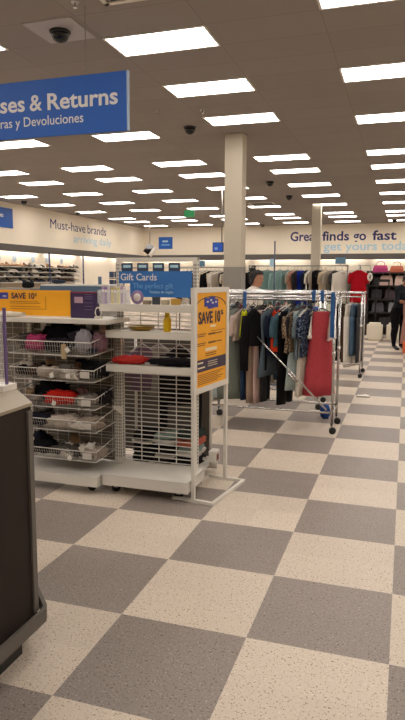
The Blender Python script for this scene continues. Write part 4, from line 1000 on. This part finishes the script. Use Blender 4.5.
# blue packs on a stand beyond the gift fixture
st = thing('spinner_rack', 'slim stand of dark blue packs just left of the gift card post', 'display stand', (-6.85, 7.9, 0))
part(MB().tube([(-6.85, 7.9, 0), (-6.85, 7.9, 1.95)], .025, 10), 'pole', M_STEEL, st); part(MB().lathe([(.3, 0), (.3, .03), (.04, .05)], (-6.85, 7.9, 0), 24), 'base', M_STEEL, st)
tray = MB()
for z in (.95, 1.15, 1.35, 1.55): tray.lathe([(.16, 0), (.2, .01), (.2, .03)], (-6.85, 7.9, z), 20)
part(tray, 'tray', M_STEEL, st)
for i in range(8):
    z = (1.56, 1.36)[i//4] + .028; a = (i % 4)*PI/2 + .4
    solo(MB().rbox(-6.85+.13*math.cos(a)-.045, 7.9+.13*math.sin(a)-.045, z, -6.85+.13*math.cos(a)+.045, 7.9+.13*math.sin(a)+.045, z+.14, .006), 'blue_pack', mat('pack_navy', '#2d4468', .5),
         f'dark blue pack on the {("upper", "lower")[i//4]} tray of the slim stand', 'pack', group=f'packs on the {("upper", "lower")[i//4]} tray of the slim stand')

# ------------------------------------------------------------------ people
def person(name, label, loc, rz, joints, bones, mats_of, head_at, head_tilt, hands, hair, hairmat, skinmat, voxel=.009):
    root = thing(name, label, 'person', loc, rz)
    bmb = MB()
    def limb(p0, r0, p1, r1):
        """tapered limb with rounded ends, closed"""
        p0, p1 = Vector(p0), Vector(p1); d = p1 - p0; L_ = d.length; d.normalize()
        a_ = Vector((0, 0, 1)) if abs(d.z) < .9 else Vector((1, 0, 0)); u1 = d.cross(a_).normalized(); u2 = d.cross(u1); rings = []
        for t_, rr in [(-.98*r0, .2*r0), (-.7*r0, .714*r0), (0, r0), (L_*.3, r0*.72+r1*.28), (L_*.7, r0*.28+r1*.72), (L_, r1), (L_+.7*r1, .714*r1), (L_+.98*r1, .2*r1)]:
            rings.append([tuple(p0 + d*t_ + u1*(rr*math.cos(q)) + u2*(rr*math.sin(q))) for q in np.linspace(0, 2*PI, 14, endpoint=False)])
        bmb.loft(rings)
    av = lambda r_: (r_[0] + r_[1]) / 2
    core = {'pelvis', 'belly', 'chest', 'neckbase'}
    for a, b in bones:
        if a in core and b in core: continue
        (pa, ra), (pb, rb) = joints[a], joints[b]
        ra = min(av(ra), .075 if a in core else 9)
        limb(pa, ra, pb, av(rb))
    tor = []
    seq = [('pelvis', -.10, .7), ('pelvis', -.05, .98), ('pelvis', 0, 1), ('belly', 0, 1), ('chest', -.06, 1), ('chest', .03, 1.03), ('neckbase', -.06, 1.35), ('neckbase', -.01, 1.1), ('neckbase', .03, .7)]
    for k_, dz, sc_ in seq:
        p, (rx_, ry_) = joints[k_]
        ry_ = ry_ * (1.25 if k_ == 'neckbase' else 1)
        tor.append([(p[0] + rx_*sc_*math.cos(q), p[1] + ry_*sc_*math.sin(q)*(1.1 if k_ != 'belly' else 1), p[2] + dz) for q in np.linspace(0, 2*PI, 22, endpoint=False)])
    bmb.loft(tor)
    for wr, fingers in hands:
        for ch in fingers:
            prev = (joints[wr][0], .022)
            for p, r_ in ch: limb(prev[0], prev[1], p, r_); prev = (p, r_)
    body = bmb.mesh('sk', M_SKIN)
    # head: lofted skull and face, joined with the body and fused into one skin
    hb_ = MB(); q_ = []
    prof = [(-.115, .030, .022, .045), (-.105, .045, .036, .035), (-.085, .062, .050, .022), (-.055, .078, .062, .010), (-.02, .090, .070, .002), (.02, .097, .075, -.004), (.06, .096, .075, -.008), (.09, .080, .064, -.010), (.112, .052, .042, -.012), (.122, .018, .015, -.012)]
    for z, a, b2, cx in prof:
        q_.append([(cx + a*math.cos(t2), b2*math.sin(t2), z) for t2 in np.linspace(0, 2*PI, 24, endpoint=False)])
    hb_.loft(q_)
    hb_.loft([[(x, y*s2, z) for x, y, z in ((.082, 0, zt), (.088+d2, -.012*s2, zt), (.096+d2, 0, zt), (.088+d2, .012*s2, zt))] for zt, d2, s2 in ((.022, -.006, .7), (0, .006, .8), (-.02, .018, 1.1), (-.032, .006, 1.))])
    for s2 in (-1, 1): hb_.lathe([(.005, -.008), (.026, -.004), (.03, .004), (.012, .01)], (-.01, s2*.074, -.005), 12, axis='y')
    for z2, l2 in ((-.052, .030), (-.062, .028)): hb_.tube([(.070, -l2, z2), (.083, 0, z2), (.070, l2, z2)], .008, 6)
    hb_.tube([(.078, -.05, .032), (.093, -.02, .036), (.095, .02, .036), (.078, .05, .032)], .008, 6)
    HM = Matrix.Translation(head_at) @ Matrix.Rotation(head_tilt, 4, 'Y')
    hm = hb_.mesh('hd', M_SKIN, M=HM)
    bm = bmesh.new(); bm.from_mesh(body); bm.from_mesh(hm); fin = bpy.data.meshes.new('body'); bm.to_mesh(fin); bm.free()
    ob = bpy.data.objects.new('tmp', fin); COL.objects.link(ob); rm = ob.modifiers.new('r', 'REMESH'); rm.mode = 'VOXEL'; rm.voxel_size = voxel
    sm_ = ob.modifiers.new('sm', 'SMOOTH'); sm_.iterations = 3
    dg = bpy.context.evaluated_depsgraph_get(); out = bpy.data.meshes.new_from_object(ob.evaluated_get(dg)); bpy.data.objects.remove(ob)
    out.name = 'body'; out.materials.clear()
    mats_, pick = mats_of
    for m_ in mats_: out.materials.append(m_)
    for p_ in out.polygons: p_.material_index = pick(p_.center); p_.use_smooth = True
    link('body', out, root)
    ey = MB()
    for s2 in (-1, 1): ey.lathe([(.002, -.006), (.009, -.003), (.010, .002), (.003, .006)], (.081, s2*.032, .012), 10, axis='x')
    link('eyes', ey.mesh('eyes', mat('eye_dark', '#1a1210', .3), M=HM), root)
    lp = MB().tube([(.076, -.024, -.058), (.088, -.009, -.056), (.0895, 0, -.057), (.088, .009, -.056), (.076, .024, -.058)], .0052, 6)
    link('lips', lp.mesh('lips', mat('lip', '#7e453b', .5), M=HM), root)
    link('hair', hair.mesh('hair', hairmat, M=HM), root)
    return root

def hand(wx, wy, wz, d, side, curl):
    """palm and five bent fingers from the wrist along direction d"""
    d = Vector(d).normalized(); s_ = Vector((0, 0, 1)).cross(d).normalized(); dn = d.cross(s_)*-1
    w0 = Vector((wx, wy, wz)); out = []
    for k, (o_, L_) in enumerate(((-.030, .075), (-.010, .085), (.011, .08), (.030, .062))):
        a = w0 + d*.085 + s_*o_; b = a + d*L_*.5 - Vector((0, 0, L_*.3*curl)); c = b + d*L_*.15 - Vector((0, 0, L_*.5*curl))
        out.append([(w0 + d*.04 + s_*o_*.7, .014), (a, .0105), (b, .0095), (c, .008)])
    th_ = w0 + d*.03 - s_*.035*side
    out.append([(w0 + d*.02 - s_*.018*side, .014), (th_ + d*.02, .0105), (th_ + d*.05 - Vector((0, 0, .02*curl)), .009)])
    return [[(tuple(p), r_) for p, r_ in ch] for ch in out]

def std_joints(lean=0., armL=None, armR=None, h=1.0, wide=1.0):
    j = {'pelvis': ((0, 0, .90), (.125*wide, .15*wide)), 'belly': ((.01+lean*.3, 0, 1.05), (.115*wide, .135*wide)), 'chest': ((.02+lean*.7, 0, 1.24), (.115*wide, .15*wide)), 'neckbase': ((.01+lean, 0, 1.41), (.07, .075)), 'neck': ((.03+lean*1.25, 0, 1.49), (.052, .052)), 'skull': ((.05+lean*1.4, 0, 1.56), (.05, .05))}
    for s, n_ in ((1, 'l'), (-1, 'r')):
        j['hip'+n_] = ((0, s*.095*wide, .84), (.095*wide, .095*wide)); j['knee'+n_] = ((.02, s*.105*wide, .48), (.068*wide, .066*wide)); j['calf'+n_] = ((-.005, s*.105*wide, .34), (.062*wide, .06*wide)); j['ankle'+n_] = ((-.02, s*.105, .09), (.042, .04)); j['ball'+n_] = ((.09, s*.12, .035), (.036, .045)); j['toe'+n_] = ((.15, s*.125, .028), (.026, .036))
        j['sh'+n_] = ((.01+lean*.9, s*.185, 1.37), (.062, .06)); e, w_ = (armL if s > 0 else armR)
        j['el'+n_] = (e, (.045, .045)); j['wr'+n_] = (w_, (.028, .03))
    b = [('pelvis', 'belly'), ('belly', 'chest'), ('chest', 'neckbase'), ('neckbase', 'neck'), ('neck', 'skull')]
    for n_ in 'lr': b += [('pelvis', 'hip'+n_), ('hip'+n_, 'knee'+n_), ('knee'+n_, 'calf'+n_), ('calf'+n_, 'ankle'+n_), ('ankle'+n_, 'ball'+n_), ('ball'+n_, 'toe'+n_), ('neckbase', 'sh'+n_), ('sh'+n_, 'el'+n_), ('el'+n_, 'wr'+n_)]
    return j, b

def hair_cap(bun=False, nape=.09):
    m = MB(); q_ = []
    for i in range(11):
        th_ = PI/2 * (1 - i/9); rr = max(.03, math.cos(max(th_, 0))) ** .72; ring_ = []
        for t2 in np.linspace(0, 2*PI, 28, endpoint=False):
            back = (1 - math.cos(t2)) / 2                     # 0 at the brow, 1 at the nape
            low = .075 - (.075 + nape) * min(1, max(0, (back - .30) / .40))
            top = .138
            f_ = min(1, i/9); z = top + (low - top) * (1 - math.cos(f_*PI/2)) if i < 10 else low + .004
            k_ = rr if i < 10 else .93
            ring_.append((-.006 + (.106 if i < 10 else .098)*k_*math.cos(t2), (.088 if i < 10 else .078)*k_*math.sin(t2), z))
        q_.append(ring_)
    m.loft(q_)
    B_ = lump((-.045, 0, .035 - .085), (.078, .082, .085) if not bun else (.080, .085, .092), 78, 0, p=.95, amp=.03); m.add(B_.v, B_.f, 0, True)
    if bun:
        L_ = lump((-.08, 0, .10), (.05, .05, .035), 77, 0, p=.9, amp=.3); m.add(L_.v, L_.f, 0, True)
        m.tube([(-.07, .01, .15), (-.10, .0, .185), (-.05, .02, .195)], .012, 6); m.tube([(-.07, -.01, .15), (-.03, -.01, .19)], .010, 6)
    return m

# woman behind the racks, seen from the side
armL = ((.06, .23, 1.12), (.24, .16, 1.06)); armR = ((.06, -.23, 1.12), (.26, -.14, 1.08))
j, b_ = std_joints(.03, armL, armR)
def pick1(c):
    if c.z < .085: return 3
    if c.z < .93: return 2
    if c.z > 1.485 or (c - Vector((.085, 0, 1.575))).length < .13 or (c.x > .20 and c.z > .9 and c.z < 1.2): return 0
    return 1
mats1 = [M_SKIN, cloth('#dcd4c8'), cloth('#2a3140'), mat('shoe_black', '#1b1918', .5)]
person('person', 'person with dark hair tied up in white top standing behind the racks', (-2.27, 3.2, 0), math.radians(-10), j, b_, (mats1, pick1), (.085, 0, 1.575), .06,
       [('wrl', hand(.24, .16, 1.06, (1, -.2, -.2), 1, .7)), ('wrr', hand(.26, -.14, 1.08, (1, .2, -.2), -1, .7))], hair_cap(True), M_HAIR, M_SKIN)
# person at the aisle end inspecting a garment
armL = ((.15, .24, 1.10), (.34, .15, 1.06)); armR = ((.16, -.24, 1.10), (.36, -.13, 1.07))
j, b_ = std_joints(.11, armL, armR, wide=1.2)
def pick2(c):
    if c.z < .085: return 3
    if c.z < .95: return 2
    if (c - Vector((.20, 0, 1.545))).length < .14 or (c.x > .24 and .9 < c.z < 1.2): return 0
    return 1
mats2 = [M_SKIN2, cloth('#20242a'), cloth('#131215'), mat('shoe_black', '#1b1918', .5)]
person('person', 'person in dark clothes at the aisle end holding a dusty pink garment', (-.13, 8.45, 0), math.radians(-45), j, b_, (mats2, pick2), (.20, 0, 1.545), .38,
       [('wrl', hand(.34, .15, 1.06, (1, -.1, -.05), 1, .8)), ('wrr', hand(.36, -.13, 1.07, (1, .1, -.05), -1, .8))], hair_cap(False, .05), M_HAIR, M_SKIN2)
gm = garment_mb('dress', .30, 1.02, .10, 3)
R = Matrix.Rotation(math.radians(35), 4, 'Z')
gm.v = [tuple(R @ Vector(v) + Vector((.085, 8.12, 1.19))) for v in gm.v]
solo(gm, 'held_dress', cloth('#a27a70'), 'dusty pink dress held up by the person at the aisle end', 'garment')
sb = thing('shopping_bag', 'orange shopping bag on the floor by the person at the aisle end', 'bag', (.12, 7.8, 0))
part(MB().loft([[(.12+sx*.14*k, 7.8+sy*.07*k, z) for sx, sy in ((-1,-1),(1,-1),(1,1),(-1,1))] for z, k in ((0, .95), (.02, 1), (.24, 1.04))], smooth=False), 'body', mat('bag_orange', '#d9683a', .6), sb)
part(MB().tube([(.06, 7.74, .24), (.07, 7.74, .33), (.17, 7.74, .33), (.18, 7.74, .24)], .006, 6), 'handle', mat('bag_orange', '#d9683a', .6), sb)

# ------------------------------------------------------------------ world and colour
w_ = bpy.data.worlds.new('store_air'); SC.world = w_; w_.use_nodes = True
w_.node_tree.nodes['Background'].inputs[0].default_value = (.8, .72, .6, 1); w_.node_tree.nodes['Background'].inputs[1].default_value = .05
SC.view_settings.view_transform = 'Standard'; SC.view_settings.look = 'None'; SC.view_settings.gamma = 1; SC.view_settings.use_curve_mapping = False
SC.view_settings.exposure = 0.05
SC.cycles.use_denoising = True
SC.cycles.max_bounces = 8; SC.cycles.diffuse_bounces = 4; SC.cycles.transparent_max_bounces = 8
